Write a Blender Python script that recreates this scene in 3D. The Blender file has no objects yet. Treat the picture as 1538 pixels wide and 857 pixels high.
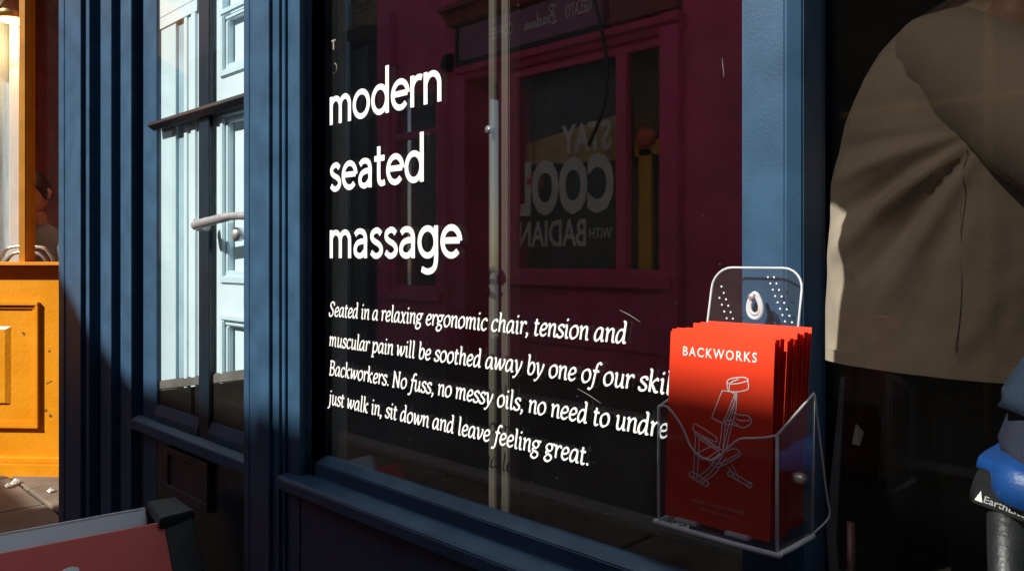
import bpy, bmesh, math, random
from math import sin, cos, tan, radians, pi, hypot
from mathutils import Vector, Matrix
random.seed(7)
S = bpy.context.scene
COL = S.collection

# ------------------------------------------------------------------ camera
F = 1200.0; HOR = 388.0; CX = 769.0
_h = hypot(1193, 1200); CS, SN = 1193/_h, 1200/_h          # wall runs along X, glass at y = 0, street is y < 0
CAMP = Vector((0, -.93, 1.1))
FWD = Vector((-SN, CS, 0)); RGT = Vector((CS, SN, 0))
cd = bpy.data.cameras.new('camera'); cam = bpy.data.objects.new('camera', cd); COL.objects.link(cam)
cam.location = CAMP
cam.rotation_euler = (radians(90), 0, math.atan2(SN, CS))
cd.sensor_width = 36; cd.lens = 36*F/1538; cd.shift_y = -(428.5-HOR)/1538
cd.clip_start = .02; cd.clip_end = 500
cd.dof.use_dof = False
S.camera = cam

# ------------------------------------------------------------------ sky, sun, exposure
PHI, ALT = radians(15), radians(40)
w = bpy.data.worlds.new('World'); S.world = w; w.use_nodes = True
wn = w.node_tree; bg = wn.nodes['Background']
sk = wn.nodes.new('ShaderNodeTexSky'); sk.sky_type = 'NISHITA'; sk.sun_disc = False
sk.sun_elevation = ALT; sk.sun_rotation = radians(180)+PHI
wn.links.new(sk.outputs[0], bg.inputs[0]); bg.inputs[1].default_value = .056
sl = bpy.data.lights.new('sun', 'SUN'); sl.energy = 5; sl.angle = radians(.55); sl.color = (1, .95, .86)
so = bpy.data.objects.new('sun', sl); COL.objects.link(so)
so.location = (-4, -9, 9)
sd = Vector((-sin(PHI)*cos(ALT), -cos(PHI)*cos(ALT), sin(ALT)))
so.rotation_euler = sd.to_track_quat('Z', 'Y').to_euler()
S.view_settings.view_transform = 'Standard'; S.view_settings.look = 'None'
S.view_settings.exposure = .5; S.view_settings.gamma = 1
S.cycles.max_bounces = 10; S.cycles.transparent_max_bounces = 24

# ------------------------------------------------------------------ helpers
def ray(px):
    u = (px-CX)/F
    return u, FWD.x+RGT.x*u, FWD.y+RGT.y*u
def at(px, py, y):                                 # point of the vertical plane at depth y
    u, dx, dy = ray(px); t = (y-CAMP.y)/dy
    return t*dx, CAMP.z+(HOR-py)/F*t
def aX(px, y): return at(px, HOR, y)[0]
def yat(px, X):                                    # depth y at which X is seen at column px
    u, dx, dy = ray(px); return CAMP.y+X/dx*dy
def atp(px, py, P, n):                             # point on any vertical plane
    u, dx, dy = ray(px)
    t = ((P[0]-0)*n[0]+(P[1]-CAMP.y)*n[1])/(dx*n[0]+dy*n[1])
    return Vector((t*dx, CAMP.y+t*dy, CAMP.z+(HOR-py)/F*t))

MATS = {}
def mat(name, col, rough=.5, metal=0, var=.12, vscale=8, bump=.0, bscale=60, col2=None, coat=0, spec=.5, stretch=None, emis=None, estr=0, sheen=0, detail=6, speck=None):
    if name in MATS: return MATS[name]
    m = bpy.data.materials.new(name); m.use_nodes = True; MATS[name] = m
    nt = m.node_tree; b = nt.nodes['Principled BSDF']
    b.inputs['Roughness'].default_value = rough; b.inputs['Metallic'].default_value = metal
    b.inputs['Coat Weight'].default_value = coat; b.inputs['Specular IOR Level'].default_value = spec
    b.inputs['Sheen Weight'].default_value = sheen
    tc = nt.nodes.new('ShaderNodeTexCoord'); src = tc.outputs['Object']
    if stretch:
        mp = nt.nodes.new('ShaderNodeMapping'); mp.inputs['Scale'].default_value = stretch
        nt.links.new(src, mp.inputs[0]); src = mp.outputs[0]
    n = nt.nodes.new('ShaderNodeTexNoise'); n.inputs['Scale'].default_value = vscale; n.inputs['Detail'].default_value = detail
    nt.links.new(src, n.inputs['Vector'])
    r = nt.nodes.new('ShaderNodeValToRGB')
    c2 = col2 if col2 else tuple(min(1, c*(1+var)) for c in col)
    c1 = col if col2 else tuple(c*(1-var) for c in col)
    r.color_ramp.elements[0].position = .35; r.color_ramp.elements[1].position = .68
    r.color_ramp.elements[0].color = (*c1, 1); r.color_ramp.elements[1].color = (*c2, 1)
    nt.links.new(n.outputs[0], r.inputs[0]); nt.links.new(r.outputs[0], b.inputs['Base Color'])
    rr = nt.nodes.new('ShaderNodeMapRange'); rr.inputs[3].default_value = max(.02, rough-.08); rr.inputs[4].default_value = min(1, rough+.1)
    nt.links.new(n.outputs[0], rr.inputs[0]); nt.links.new(rr.outputs[0], b.inputs['Roughness'])
    if speck:                                      # small chips and paint specks
        ns = nt.nodes.new('ShaderNodeTexNoise'); ns.inputs['Scale'].default_value = speck[1]; ns.inputs['Detail'].default_value = 3
        nt.links.new(tc.outputs['Object'], ns.inputs['Vector'])
        rs = nt.nodes.new('ShaderNodeMapRange'); rs.inputs[1].default_value = speck[2]; rs.inputs[2].default_value = speck[2]+.02
        nt.links.new(ns.outputs[0], rs.inputs[0])
        mxs = nt.nodes.new('ShaderNodeMixRGB'); mxs.inputs[2].default_value = (*speck[0], 1)
        nt.links.new(rs.outputs[0], mxs.inputs[0]); nt.links.new(r.outputs[0], mxs.inputs[1]); nt.links.new(mxs.outputs[0], b.inputs['Base Color'])
    if bump:
        n2 = nt.nodes.new('ShaderNodeTexNoise'); n2.inputs['Scale'].default_value = bscale; n2.inputs['Detail'].default_value = 5
        nt.links.new(src, n2.inputs['Vector'])
        bp = nt.nodes.new('ShaderNodeBump'); bp.inputs['Strength'].default_value = bump; bp.inputs['Distance'].default_value = .003
        nt.links.new(n2.outputs[0], bp.inputs['Height']); nt.links.new(bp.outputs[0], b.inputs['Normal'])
    if emis:
        b.inputs['Emission Color'].default_value = (*emis, 1); b.inputs['Emission Strength'].default_value = estr
    return m
def glass(name, ior=1.5, tint=(1, 1, 1), rough=0.0, haze=0.0, hcol=(.8, .8, .8)):
    if name in MATS: return MATS[name]
    m = bpy.data.materials.new(name); m.use_nodes = True; MATS[name] = m
    nt = m.node_tree; nt.nodes.remove(nt.nodes['Principled BSDF']); out = nt.nodes['Material Output']
    tr = nt.nodes.new('ShaderNodeBsdfTransparent'); tr.inputs[0].default_value = (*tint, 1)
    gl = nt.nodes.new('ShaderNodeBsdfGlossy'); gl.inputs['Roughness'].default_value = rough
    fr = nt.nodes.new('ShaderNodeFresnel'); fr.inputs[0].default_value = ior
    # same reflectance seen from either side of the sheet
    geo = nt.nodes.new('ShaderNodeNewGeometry'); mr = nt.nodes.new('ShaderNodeMapRange')
    mr.inputs[3].default_value = ior; mr.inputs[4].default_value = 1/ior
    nt.links.new(geo.outputs['Backfacing'], mr.inputs[0]); 
    nt.links.new(mr.outputs[0], fr.inputs[0])
    mx = nt.nodes.new('ShaderNodeMixShader')
    nt.links.new(fr.outputs[0], mx.inputs[0]); nt.links.new(tr.outputs[0], mx.inputs[1]); nt.links.new(gl.outputs[0], mx.inputs[2])
    last = mx
    if haze:
        df = nt.nodes.new('ShaderNodeBsdfDiffuse'); df.inputs[0].default_value = (*hcol, 1)
        tc = nt.nodes.new('ShaderNodeTexCoord'); n = nt.nodes.new('ShaderNodeTexNoise'); n.inputs['Scale'].default_value = 9; n.inputs['Detail'].default_value = 8
        nt.links.new(tc.outputs['Object'], n.inputs['Vector'])
        mr2 = nt.nodes.new('ShaderNodeMapRange'); mr2.inputs[1].default_value = .3; mr2.inputs[2].default_value = .75
        mr2.inputs[3].default_value = haze*.5; mr2.inputs[4].default_value = haze*1.6
        nt.links.new(n.outputs[0], mr2.inputs[0])
        m2 = nt.nodes.new('ShaderNodeMixShader'); nt.links.new(mr2.outputs[0], m2.inputs[0])
        nt.links.new(mx.outputs[0], m2.inputs[1]); nt.links.new(df.outputs[0], m2.inputs[2]); last = m2
    nt.links.new(last.outputs[0], out.inputs[0])
    return m

class B:
    def __init__(s): s.v = []; s.f = []
    def add(s, vs, fs):
        k = len(s.v); s.v += [tuple(v) for v in vs]; s.f += [tuple(i+k for i in f) for f in fs]; return s
    def box(s, x0, x1, y0, y1, z0, z1):
        x0, x1 = sorted((x0, x1)); y0, y1 = sorted((y0, y1)); z0, z1 = sorted((z0, z1))
        vs = [(x, y, z) for x in (x0, x1) for y in (y0, y1) for z in (z0, z1)]
        return s.add(vs, [(0, 1, 3, 2), (4, 6, 7, 5), (0, 4, 5, 1), (2, 3, 7, 6), (0, 2, 6, 4), (1, 5, 7, 3)])
    def prism(s, poly, a0, a1, axis='z'):          # poly in the two other axes, extruded a0..a1
        n = len(poly)
        def P(p, a):
            return (p[0], p[1], a) if axis == 'z' else ((a, p[0], p[1]) if axis == 'x' else (p[0], a, p[1]))
        vs = [P(p, a0) for p in poly]+[P(p, a1) for p in poly]
        fs = [tuple(range(n))[::-1], tuple(range(n, 2*n))]+[(i, (i+1) % n, n+(i+1) % n, n+i) for i in range(n)]
        return s.add(vs, fs)
    def loft(s, rings, cap=True, closed=True):
        n = len(rings[0]); k = len(s.v); m = len(rings)
        vs = [p for r in rings for p in r]; fs = []
        for j in range(m-1):
            for i in range(n if closed else n-1):
                fs.append((j*n+i, j*n+(i+1) % n, (j+1)*n+(i+1) % n, (j+1)*n+i))
        if cap and closed: fs += [tuple(range(n))[::-1], tuple(range((m-1)*n, m*n))]
        return s.add(vs, fs)
    def tube(s, pts, r, n=8, closed=False):
        pts = [Vector(p) for p in pts]; rs = r if isinstance(r, (list, tuple)) else [r]*len(pts); rings = []
        up = None; m = len(pts)
        for i, p in enumerate(pts):
            a = pts[(i-1) % m] if (i > 0 or closed) else p; b = pts[(i+1) % m] if (i < m-1 or closed) else p
            d = (b-a).normalized()
            if up is None:
                up = Vector((0, 0, 1)) if abs(d.z) < .9 else Vector((1, 0, 0))
            sd_ = d.cross(up).normalized(); up = sd_.cross(d).normalized()
            rings.append([p+rs[i]*(cos(2*pi*k/n)*sd_+sin(2*pi*k/n)*up) for k in range(n)])
        if closed: rings.append(rings[0])
        return s.loft(rings, cap=not closed)
    def ribbon(s, pts, wfun, tf, closed=False):    # flat stroke; tf maps 2-D -> 3-D
        m = len(pts); L = []; R = []
        for i, p in enumerate(pts):
            a = pts[(i-1) % m] if (i > 0 or closed) else p; b = pts[(i+1) % m] if (i < m-1 or closed) else p
            dx, dy = b[0]-a[0], b[1]-a[1]; l = hypot(dx, dy) or 1; dx /= l; dy /= l
            w = wfun(math.atan2(dy, dx))/2
            L.append(tf((p[0]-dy*w, p[1]+dx*w))); R.append(tf((p[0]+dy*w, p[1]-dx*w)))
        k = m if closed else m-1
        return s.add(L+R, [(i, m+i, m+(i+1) % m, (i+1) % m) for i in range(k)])
    def mesh(s, name):
        me = bpy.data.meshes.new(name); me.from_pydata(s.v, [], s.f); me.update(); return me
    def obj(s, name, m, parent=None, bevel=0, smooth=False, seg=2, merge=False, subd=0):
        me = s.mesh(name)
        bm = bmesh.new(); bm.from_mesh(me)
        if merge: bmesh.ops.remove_doubles(bm, verts=bm.verts, dist=1e-5)
        bmesh.ops.recalc_face_normals(bm, faces=bm.faces)
        if bevel: bmesh.ops.bevel(bm, geom=[e for e in bm.edges if len(e.link_faces) == 2 and e.calc_face_angle(0) > .35], offset=bevel, segments=seg, affect='EDGES', clamp_overlap=True)
        bm.to_mesh(me); bm.free()
        if smooth:
            for p in me.polygons: p.use_smooth = True
        return link(name, me, m, parent, subd)
WM = {}
def link(name, me, m, parent=None, subd=0):
    o = bpy.data.objects.new(name, me); COL.objects.link(o)
    if m is not None:
        me.materials.clear(); me.materials.append(m)
    M = Matrix.Identity(4)
    if parent is not None:
        M = WM[parent.name]; me.transform(M.inverted()); o.parent = parent
    WM[o.name] = M
    if subd:
        sm = o.modifiers.new('Subdivision', 'SUBSURF'); sm.levels = subd; sm.render_levels = subd
    return o
def thing(name, label, cat, loc=(0, 0, 0), rotz=0, group=None):
    o = bpy.data.objects.new(name, None); COL.objects.link(o); o.empty_display_size = .1
    o.location = loc; o.rotation_euler = (0, 0, rotz); o['label'] = label; o['category'] = cat
    if group: o['group'] = group
    WM[o.name] = Matrix.Translation(loc) @ Matrix.Rotation(rotz, 4, 'Z')
    return o
def tag(o, label=None, cat=None, group=None, kind=None):
    if label: o['label'] = label
    if cat: o['category'] = cat
    if group: o['group'] = group
    if kind: o['kind'] = kind
    return o
def wall_holes(x0, x1, z0, z1, holes, y0, y1):     # a wall slab y0..y1 with rectangular openings
    xs = sorted({x0, x1, *[h[0] for h in holes], *[h[1] for h in holes]}); zs = sorted({z0, z1, *[h[2] for h in holes], *[h[3] for h in holes]})
    def solid(i, j):
        if i < 0 or j < 0 or i >= len(xs)-1 or j >= len(zs)-1: return False
        cx, cz = (xs[i]+xs[i+1])/2, (zs[j]+zs[j+1])/2
        return not any(h[0] < cx < h[1] and h[2] < cz < h[3] for h in holes)
    b = B()
    for i in range(len(xs)-1):
        for j in range(len(zs)-1):
            if not solid(i, j): continue
            a, c, d, e = xs[i], xs[i+1], zs[j], zs[j+1]
            for y in (y0, y1): b.add([(a, y, d), (c, y, d), (c, y, e), (a, y, e)], [(0, 1, 2, 3)])
            if not solid(i-1, j): b.add([(a, y0, d), (a, y1, d), (a, y1, e), (a, y0, e)], [(0, 1, 2, 3)])
            if not solid(i+1, j): b.add([(c, y0, d), (c, y1, d), (c, y1, e), (c, y0, e)], [(0, 1, 2, 3)])
            if not solid(i, j-1): b.add([(a, y0, d), (a, y1, d), (c, y1, d), (c, y0, d)], [(0, 1, 2, 3)])
            if not solid(i, j+1): b.add([(a, y0, e), (a, y1, e), (c, y1, e), (c, y0, e)], [(0, 1, 2, 3)])
    return b
def smooth_path(P, n=6, closed=False):             # Catmull-Rom
    out = []; m = len(P)
    rng = range(m) if closed else range(m-1)
    for i in rng:
        p1, p2 = P[i], P[(i+1) % m]
        p0 = P[i-1] if (i > 0 or closed) else p1; p3 = P[(i+2) % m] if (i < m-2 or closed) else p2
        for k in range(n):
            t = k/n
            out.append(tuple(.5*((2*b)+(-a+c)*t+(2*a-5*b+4*c-d)*t*t+(-a+3*b-3*c+d)*t**3) for a, b, c, d in zip(p0, p1, p2, p3)))
    if not closed: out.append(tuple(P[-1]))
    return out

# ------------------------------------------------------------------ lettering: two small stroke alphabets, drawn here
def arc(cx, cy, rx, ry, a0, a1, n=18):
    return [(cx+rx*cos(radians(a0+(a1-a0)*k/n)), cy+ry*sin(radians(a0+(a1-a0)*k/n))) for k in range(n+1)]
SANS = {  # x-height 1; (advance, [strokes])
 'n': (.98, [[(.11, 0), (.11, 1)], arc(.45, .55, .34, .36, 165, 0)+[(.79, 0)]]),
 'm': (1.5, [[(.11, 0), (.11, 1)], arc(.405, .6, .295, .31, 165, 0)+[(.70, 0)], arc(.995, .6, .295, .31, 165, 0)+[(1.29, 0)]]),
 'o': (1.12, [arc(.52, .5, .43, .42, 0, 360, 36)]),
 'd': (1.12, [arc(.49, .5, .4, .42, 0, 360, 36), [(.91, 0), (.91, 1.56)]]),
 'e': (1.04, [[(.12, .53), (.9, .53)], arc(.51, .5, .41, .42, 2, 318, 34)]),
 'r': (.68, [[(.11, 0), (.11, 1)], arc(.45, .56, .34, .35, 170, 62)]),
 's': (.82, [smooth_path([(.66, .8), (.52, .91), (.36, .92), (.17, .83), (.15, .67), (.3, .56), (.52, .47), (.66, .35), (.66, .2), (.5, .09), (.3, .08), (.1, .2)], 5)]),
 'a': (1.0, [smooth_path([(.14, .8), (.28, .9), (.47, .92), (.66, .86), (.76, .68), (.76, .4), (.76, 0)], 5), smooth_path([(.76, .57), (.5, .57), (.26, .5), (.14, .34), (.17, .17), (.35, .08), (.55, .11), (.76, .28)], 5)]),
 't': (.72, [smooth_path([(.28, 1.33), (.28, .9), (.28, .35), (.32, .16), (.45, .09), (.64, .13)], 5), [(.02, .93), (.62, .93)]]),
 'g': (1.12, [arc(.49, .5, .4, .42, 0, 360, 36), smooth_path([(.91, 1), (.91, .5), (.91, -.05), (.8, -.32), (.5, -.42), (.2, -.34)], 5)]),
}
def sp(*p): return smooth_path(list(p), 4)
_foot = lambda x: sp((x, .25), (x+.02, .08), (x+.12, .02), (x+.2, .1))
ITAL = {
 'n': (.86, [sp((.0, .86), (.1, .97), (.17, .98)), [(.16, .98), (.16, 0)], sp((.16, .55), (.3, .83), (.48, .97), (.62, .88), (.63, .65), (.63, .25), (.67, .05), (.82, .08))]),
 'm': (1.3, [sp((.0, .86), (.1, .97), (.17, .98)), [(.16, .98), (.16, 0)], sp((.16, .55), (.28, .83), (.43, .97), (.56, .88), (.57, .65), (.57, 0)), sp((.57, .55), (.7, .83), (.86, .97), (1.0, .88), (1.02, .65), (1.02, .25), (1.06, .05), (1.2, .08))]),
 'h': (.88, [[(.03, 1.52), (.17, 1.55)], [(.16, 1.55), (.16, 0)], sp((.16, .55), (.3, .83), (.48, .97), (.62, .88), (.63, .65), (.63, .25), (.67, .05), (.82, .08))]),
 'r': (.62, [sp((.0, .86), (.1, .97), (.17, .98)), [(.16, .98), (.16, 0)], sp((.16, .55), (.28, .82), (.42, .97), (.56, .93), (.57, .8))]),
 'u': (.88, [sp((.02, .9), (.14, .98), (.17, .8), (.16, .35), (.2, .08), (.34, .03), (.5, .16), (.62, .45)), [(.64, .98), (.64, .25)], sp((.64, .3), (.67, .05), (.82, .08))]),
 'i': (.44, [sp((.0, .88), (.1, .97), (.17, .98)), [(.16, .98), (.16, .2)], _foot(.16), [(.12, 1.33), (.22, 1.43)], [(.12, 1.43), (.22, 1.33)]]),
 'j': (.42, [sp((.02, .88), (.1, .97), (.17, .98)), sp((.16, .98), (.16, .2), (.13, -.22), (-.02, -.4), (-.14, -.36)), [(.12, 1.33), (.22, 1.43)], [(.12, 1.43), (.22, 1.33)]]),
 'l': (.44, [[(.03, 1.52), (.17, 1.55)], [(.16, 1.55), (.16, .2)], _foot(.16)]),
 't': (.55, [sp((.2, 1.28), (.18, .9), (.17, .3), (.2, .07), (.32, .02), (.46, .12)), [(.0, .95), (.45, .95)]]),
 'o': (.86, [smooth_path([(.42, .97), (.14, .78), (.07, .42), (.18, .1), (.38, .03), (.65, .22), (.73, .6), (.62, .9)], 5, True)]),
 'e': (.76, [sp((.13, .46), (.4, .5), (.6, .64), (.6, .85), (.44, .97), (.22, .85), (.09, .5), (.13, .18), (.32, .03), (.52, .09), (.66, .24))]),
 'c': (.72, [sp((.6, .78), (.56, .93), (.4, .97), (.18, .82), (.08, .48), (.13, .18), (.3, .03), (.5, .07), (.63, .22))]),
 'a': (.9, [sp((.62, .88), (.45, .97), (.22, .85), (.08, .5), (.09, .18), (.22, .03), (.42, .15), (.58, .45), (.64, .75)), [(.64, .97), (.64, .25)], sp((.64, .3), (.67, .05), (.84, .09))]),
 'd': (.92, [sp((.62, .86), (.45, .97), (.22, .85), (.08, .5), (.09, .18), (.22, .03), (.42, .15), (.58, .45), (.64, .75)), [(.48, 1.52), (.65, 1.55)], [(.64, 1.55), (.64, .25)], sp((.64, .3), (.67, .05), (.84, .09))]),
 'g': (.86, [smooth_path([(.4, .98), (.17, .86), (.11, .62), (.3, .42), (.5, .45), (.63, .66), (.58, .9)], 5, True), sp((.58, .92), (.72, .98), (.84, .94)), sp((.25, .44), (.12, .3), (.2, .18), (.45, .12), (.62, .02), (.6, -.22), (.36, -.4), (.1, -.34), (.04, -.15), (.22, .06))]),
 'p': (.88, [sp((.02, .88), (.1, .97), (.17, .98)), [(.16, .98), (.16, -.42)], [(.0, -.42), (.34, -.42)], sp((.16, .5), (.28, .8), (.48, .97), (.68, .85), (.74, .5), (.6, .12), (.38, .03), (.17, .14))]),
 'b': (.86, [[(.03, 1.52), (.17, 1.55)], [(.16, 1.55), (.16, .15)], sp((.16, .5), (.28, .8), (.46, .97), (.66, .85), (.72, .5), (.58, .12), (.36, .03), (.16, .14))]),
 's': (.68, [sp((.57, .76), (.54, .93), (.36, .97), (.16, .86), (.17, .66), (.38, .5), (.55, .33), (.5, .1), (.28, .02), (.08, .09), (.05, .27))]),
 'w': (1.2, [sp((.0, .9), (.12, .97), (.18, .75), (.18, .3), (.26, .03)), [(.26, .02), (.6, .94)], sp((.6, .96), (.62, .6), (.64, .25), (.72, .03)), sp((.72, .02), (.95, .4), (1.07, .78), (.98, .97))]),
 'y': (.82, [sp((.0, .9), (.12, .97), (.2, .75), (.26, .3), (.36, .02)), sp((.7, .97), (.6, .5), (.38, .02), (.14, -.34), (-.06, -.38))]),
 'v': (.78, [sp((.0, .9), (.12, .97), (.2, .75), (.22, .3), (.3, .02)), sp((.3, .02), (.52, .35), (.66, .75), (.6, .97))]),
 'x': (.8, [sp((.04, .9), (.16, .97), (.28, .75), (.45, .25), (.56, .03), (.7, .08)), sp((.68, .95), (.56, .9), (.2, .1), (.06, .03))]),
 'f': (.55, [sp((.68, 1.42), (.58, 1.55), (.42, 1.5), (.33, 1.25), (.24, .6), (.18, .0), (.08, -.32), (-.08, -.42), (-.2, -.35)), [(.06, .94), (.56, .94)]]),
 'k': (.86, [[(.03, 1.52), (.17, 1.55)], [(.16, 1.55), (.16, 0)], sp((.18, .45), (.4, .75), (.62, .97), (.66, .8)), sp((.26, .56), (.45, .25), (.58, .04), (.76, .08))]),
 'S': (.9, [sp((.74, 1.1), (.72, 1.36), (.5, 1.46), (.24, 1.38), (.17, 1.12), (.32, .86), (.56, .66), (.66, .38), (.52, .08), (.26, -.01), (.08, .08), (.04, .36))]),
 'B': (1.0, [[(.2, 1.45), (.2, 0)], [(.06, 1.45), (.34, 1.45)], sp((.2, 1.44), (.55, 1.45), (.74, 1.28), (.7, .95), (.5, .78), (.22, .77)), sp((.22, .77), (.6, .76), (.82, .55), (.76, .16), (.5, .01), (.2, .01)), [(.06, .01), (.34, .01)]]),
 'N': (1.16, [[(.17, 1.45), (.17, 0)], [(.03, 0.01), (.31, .01)], [(.05, 1.45), (.2, 1.45)], [(.19, 1.43), (.85, .03)], [(.87, 1.45), (.87, 0)], [(.75, 1.45), (1.0, 1.45)]]),
 '.': (.36, [[(.06, .08), (.22, .08)], [(.14, 0), (.14, .16)]]), ',': (.36, [[(.06, .08), (.2, .08)], sp((.17, .14), (.18, -.05), (.06, -.26))]),
 ' ': (.42, []),
}
def width(text, font): return sum(font[c][0] for c in text)
def letters(text, font, X, z, xh, W=None, y=-.0015, slant=0, pen=(.2, .2, 0), adv=1.0):
    # one flat vinyl mesh on a wall facing -y
    wtot = width(text, font); sx = (W/wtot) if W else xh*adv; b = B(); k = 0; cx = 0
    for ch in text:
        a, strokes = font[ch]
        for st in strokes:
            pts = [((cx+p[0])*sx+slant*p[1]*xh, p[1]*xh) for p in st]
            closed = hypot(pts[0][0]-pts[-1][0], pts[0][1]-pts[-1][1]) < 1e-6
            if closed: pts = pts[:-1]
            if font is ITAL and len(st) > 20 and ch == 'o': closed = True
            k += 1; yy = y-.00003*(k % 5)
            wf = lambda th: (pen[1]+(pen[0]-pen[1])*abs(sin(th-pen[2])))*xh
            b.ribbon(pts, wf, lambda p: (X+p[0], yy, z+p[1]), closed)
        cx += a
    return b
def textmesh(body, size, M, extrude=0.0, sx=1.0, width_to=None, bold=0.0, space=1.0):
    cu = bpy.data.curves.new('lettering', 'FONT'); cu.body = body; cu.size = 1; cu.extrude = 0; cu.offset = bold; cu.space_character = space; cu.resolution_u = 3
    o = bpy.data.objects.new('lettering', cu); COL.objects.link(o)
    dg = bpy.context.evaluated_depsgraph_get(); me = bpy.data.meshes.new_from_object(o.evaluated_get(dg))
    bpy.data.objects.remove(o); bpy.data.curves.remove(cu)
    xs = [v.co.x for v in me.vertices]; ys = [v.co.y for v in me.vertices]
    wx = max(xs)-min(xs); x0 = min(xs)
    cap = .729
    s = size/cap; kx = (width_to/wx) if width_to else s*sx
    for v in me.vertices: v.co = Vector(((v.co.x-x0)*kx, v.co.y*s, 0))
    me.transform(M); return me
def basis(o, ex, ey):                              # matrix from local xy to the plane through o
    ex = Vector(ex).normalized(); ey = Vector(ey).normalized(); ez = ex.cross(ey)
    M = Matrix(((ex.x, ey.x, ez.x, o[0]), (ex.y, ey.y, ez.y, o[1]), (ex.z, ey.z, ez.z, o[2]), (0, 0, 0, 1))); return M

# ------------------------------------------------------------------ materials
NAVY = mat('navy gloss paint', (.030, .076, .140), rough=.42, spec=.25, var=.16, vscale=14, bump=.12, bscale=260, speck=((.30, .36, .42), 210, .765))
NAVY_SHADE = mat('shaded navy paint', (.008, .017, .028), rough=.3, var=.15, vscale=14, bump=.25, bscale=150, coat=.2)  # darkened copy of the navy: shade on the door put into the colour
GLASS = glass('shop glass', 2.15, (.93, .95, .96), haze=.0016, hcol=(.7, .68, .66))
GLASS2 = glass('right window glass', 1.55, (.96, .97, .97), haze=.0008)
GLASSD = glass('door glass', 1.3, (.97, .99, .99), haze=.001)
ORANGE = mat('orange gloss paint', (.83, .30, .006), rough=.38, col2=(.95, .38, .012), vscale=5, bump=.45, bscale=50, speck=((.16, .08, .03), 22, .715))
WHITEV = mat('white vinyl', (.84, .85, .84), rough=.5, var=.02)
PALE = mat('pale blue paint', (.66, .78, .84), rough=.4, var=.05, vscale=6, bump=.15, bscale=90)
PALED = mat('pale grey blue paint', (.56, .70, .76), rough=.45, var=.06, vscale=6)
PURPLE = mat('magenta painted render', (.80, .075, .22), rough=.7, var=.18, vscale=2.5, bump=.4, bscale=40)
PURPLE2 = mat('magenta joinery paint', (.8, .07, .26), rough=.4, var=.12, vscale=5)
STEEL = mat('brushed steel', (.50, .50, .51), rough=.35, metal=.55, var=.1, vscale=40)
BLACKP = mat('black plastic', (.014, .015, .017), rough=.4, var=.2, vscale=30, bump=.2, bscale=200)
BLACKW = mat('black interior paint', (.006, .006, .007), rough=.9, var=.2, spec=.03)
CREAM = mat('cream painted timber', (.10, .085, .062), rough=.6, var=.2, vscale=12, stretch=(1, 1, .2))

# ------------------------------------------------------------------ ground
PAVE = mat('pavement bed', (.05, .045, .04), rough=.9, var=.2, vscale=12, bump=.5)
SLAB = mat('york stone slab', (.10, .075, .055), rough=.85, col2=(.20, .155, .115), vscale=4, bump=.8, bscale=45)
ROAD = mat('asphalt', (.045, .045, .047), rough=.85, var=.25, vscale=30, bump=.9, bscale=180)
tag(B().box(-60, 60, -60, 60, -.6, -.14).obj('ground', ROAD), kind='structure')
tag(B().box(-30, 20, -3.6, -1.9, -.15, -.12).obj('road', ROAD), kind='structure')
tag(B().box(-30, 20, -1.9, 3.0, -.15, -.02).obj('pavement', PAVE), kind='structure')
tag(B().box(-30, 20, -9, -3.6, -.15, -.02).obj('far_pavement', PAVE), kind='structure')
pv = bpy.data.objects['pavement']
for i in range(-14, -1):
    for j in range(0, 5):
        x0 = i*.62+(.31 if j % 2 else 0); y0 = -1.72+j*.46
        if x0+.6 < -1: B().box(x0+.005, x0+.613, y0+.005, y0+.453, -.022, random.uniform(-.004, .004)).obj('paving_slab', SLAB, pv, bevel=.006, seg=1)
KERB = mat('granite kerb', (.25, .24, .23), rough=.8, var=.25, vscale=50, bump=.5)
for y0, y1 in ((-1.9, -1.76), (-3.74, -3.6)):
    kb = B().box(-30, 20, y0, y1, -.13, .002).obj('kerb', KERB, bevel=.01); tag(kb, kind='structure')
LITTER = mat('scrap paper', (.6, .58, .52), rough=.9)
for k, (px_, py_) in enumerate(((20, 728), (24, 724), (76, 739), (12, 731))):
    v_ = (HOR-py_)/F; t_l = -1.1/v_; u_, dx_, dy_ = ray(px_); cx_, cy_ = t_l*dx_, CAMP.y+t_l*dy_
    b_ = B(); b_.add([(cx_-.02, cy_-.012, .006), (cx_+.018, cy_-.01, .004), (cx_+.012, cy_+.014, .012), (cx_-.012, cy_+.01, .016), (cx_, cy_, .022)], [(0, 1, 4), (1, 2, 4), (2, 3, 4), (3, 0, 4)])
    tag(b_.obj('litter', LITTER), ['pale crumpled scrap on the paving nearest the photo left edge', 'pale crumpled scrap against the orange plinth', 'small lone scrap on the paving by the navy pilaster', 'tiny scrap on the paving at the far left below the orange plinth'][k], 'litter')

# ------------------------------------------------------------------ the shopfront
sf = thing('shopfront', 'dark navy timber shopfront with white lettering on its big window', 'shopfront', (-1.5, 0, 0))
def stepped(steps, y0, back, z0, z1, name, m, chamfer=0, bev=.0025):
    # steps: columns where front faces end and side faces end, walking left to right in the picture
    px0 = steps[0]; X = aX(px0, y0); y = y0; poly = [(X, y)]
    for k, px in enumerate(steps[1:]):
        if k % 2 == 0: X = aX(px, y); poly.append((X, y))      # front face
        else:                                      # deep slot added beside the strip so its shaded side goes black
            yd = yat(px, X); y2 = y+(yd-y)*.5; Xn = aX(px, y2)
            if yd-y > .008: poly += [(X, yd+.05), (Xn, yd+.05), (Xn, y2)]; X, y = Xn, y2
            else: y = yd; poly.append((X, y))
    end = (X, y); poly += [(X, back), (poly[0][0], back)]
    o = B().prism(poly, z0, z1, 'z').obj(name, m, sf, bevel=bev)
    return end
TOPZ = 2.6; XE = aX(88, -.06)
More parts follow.
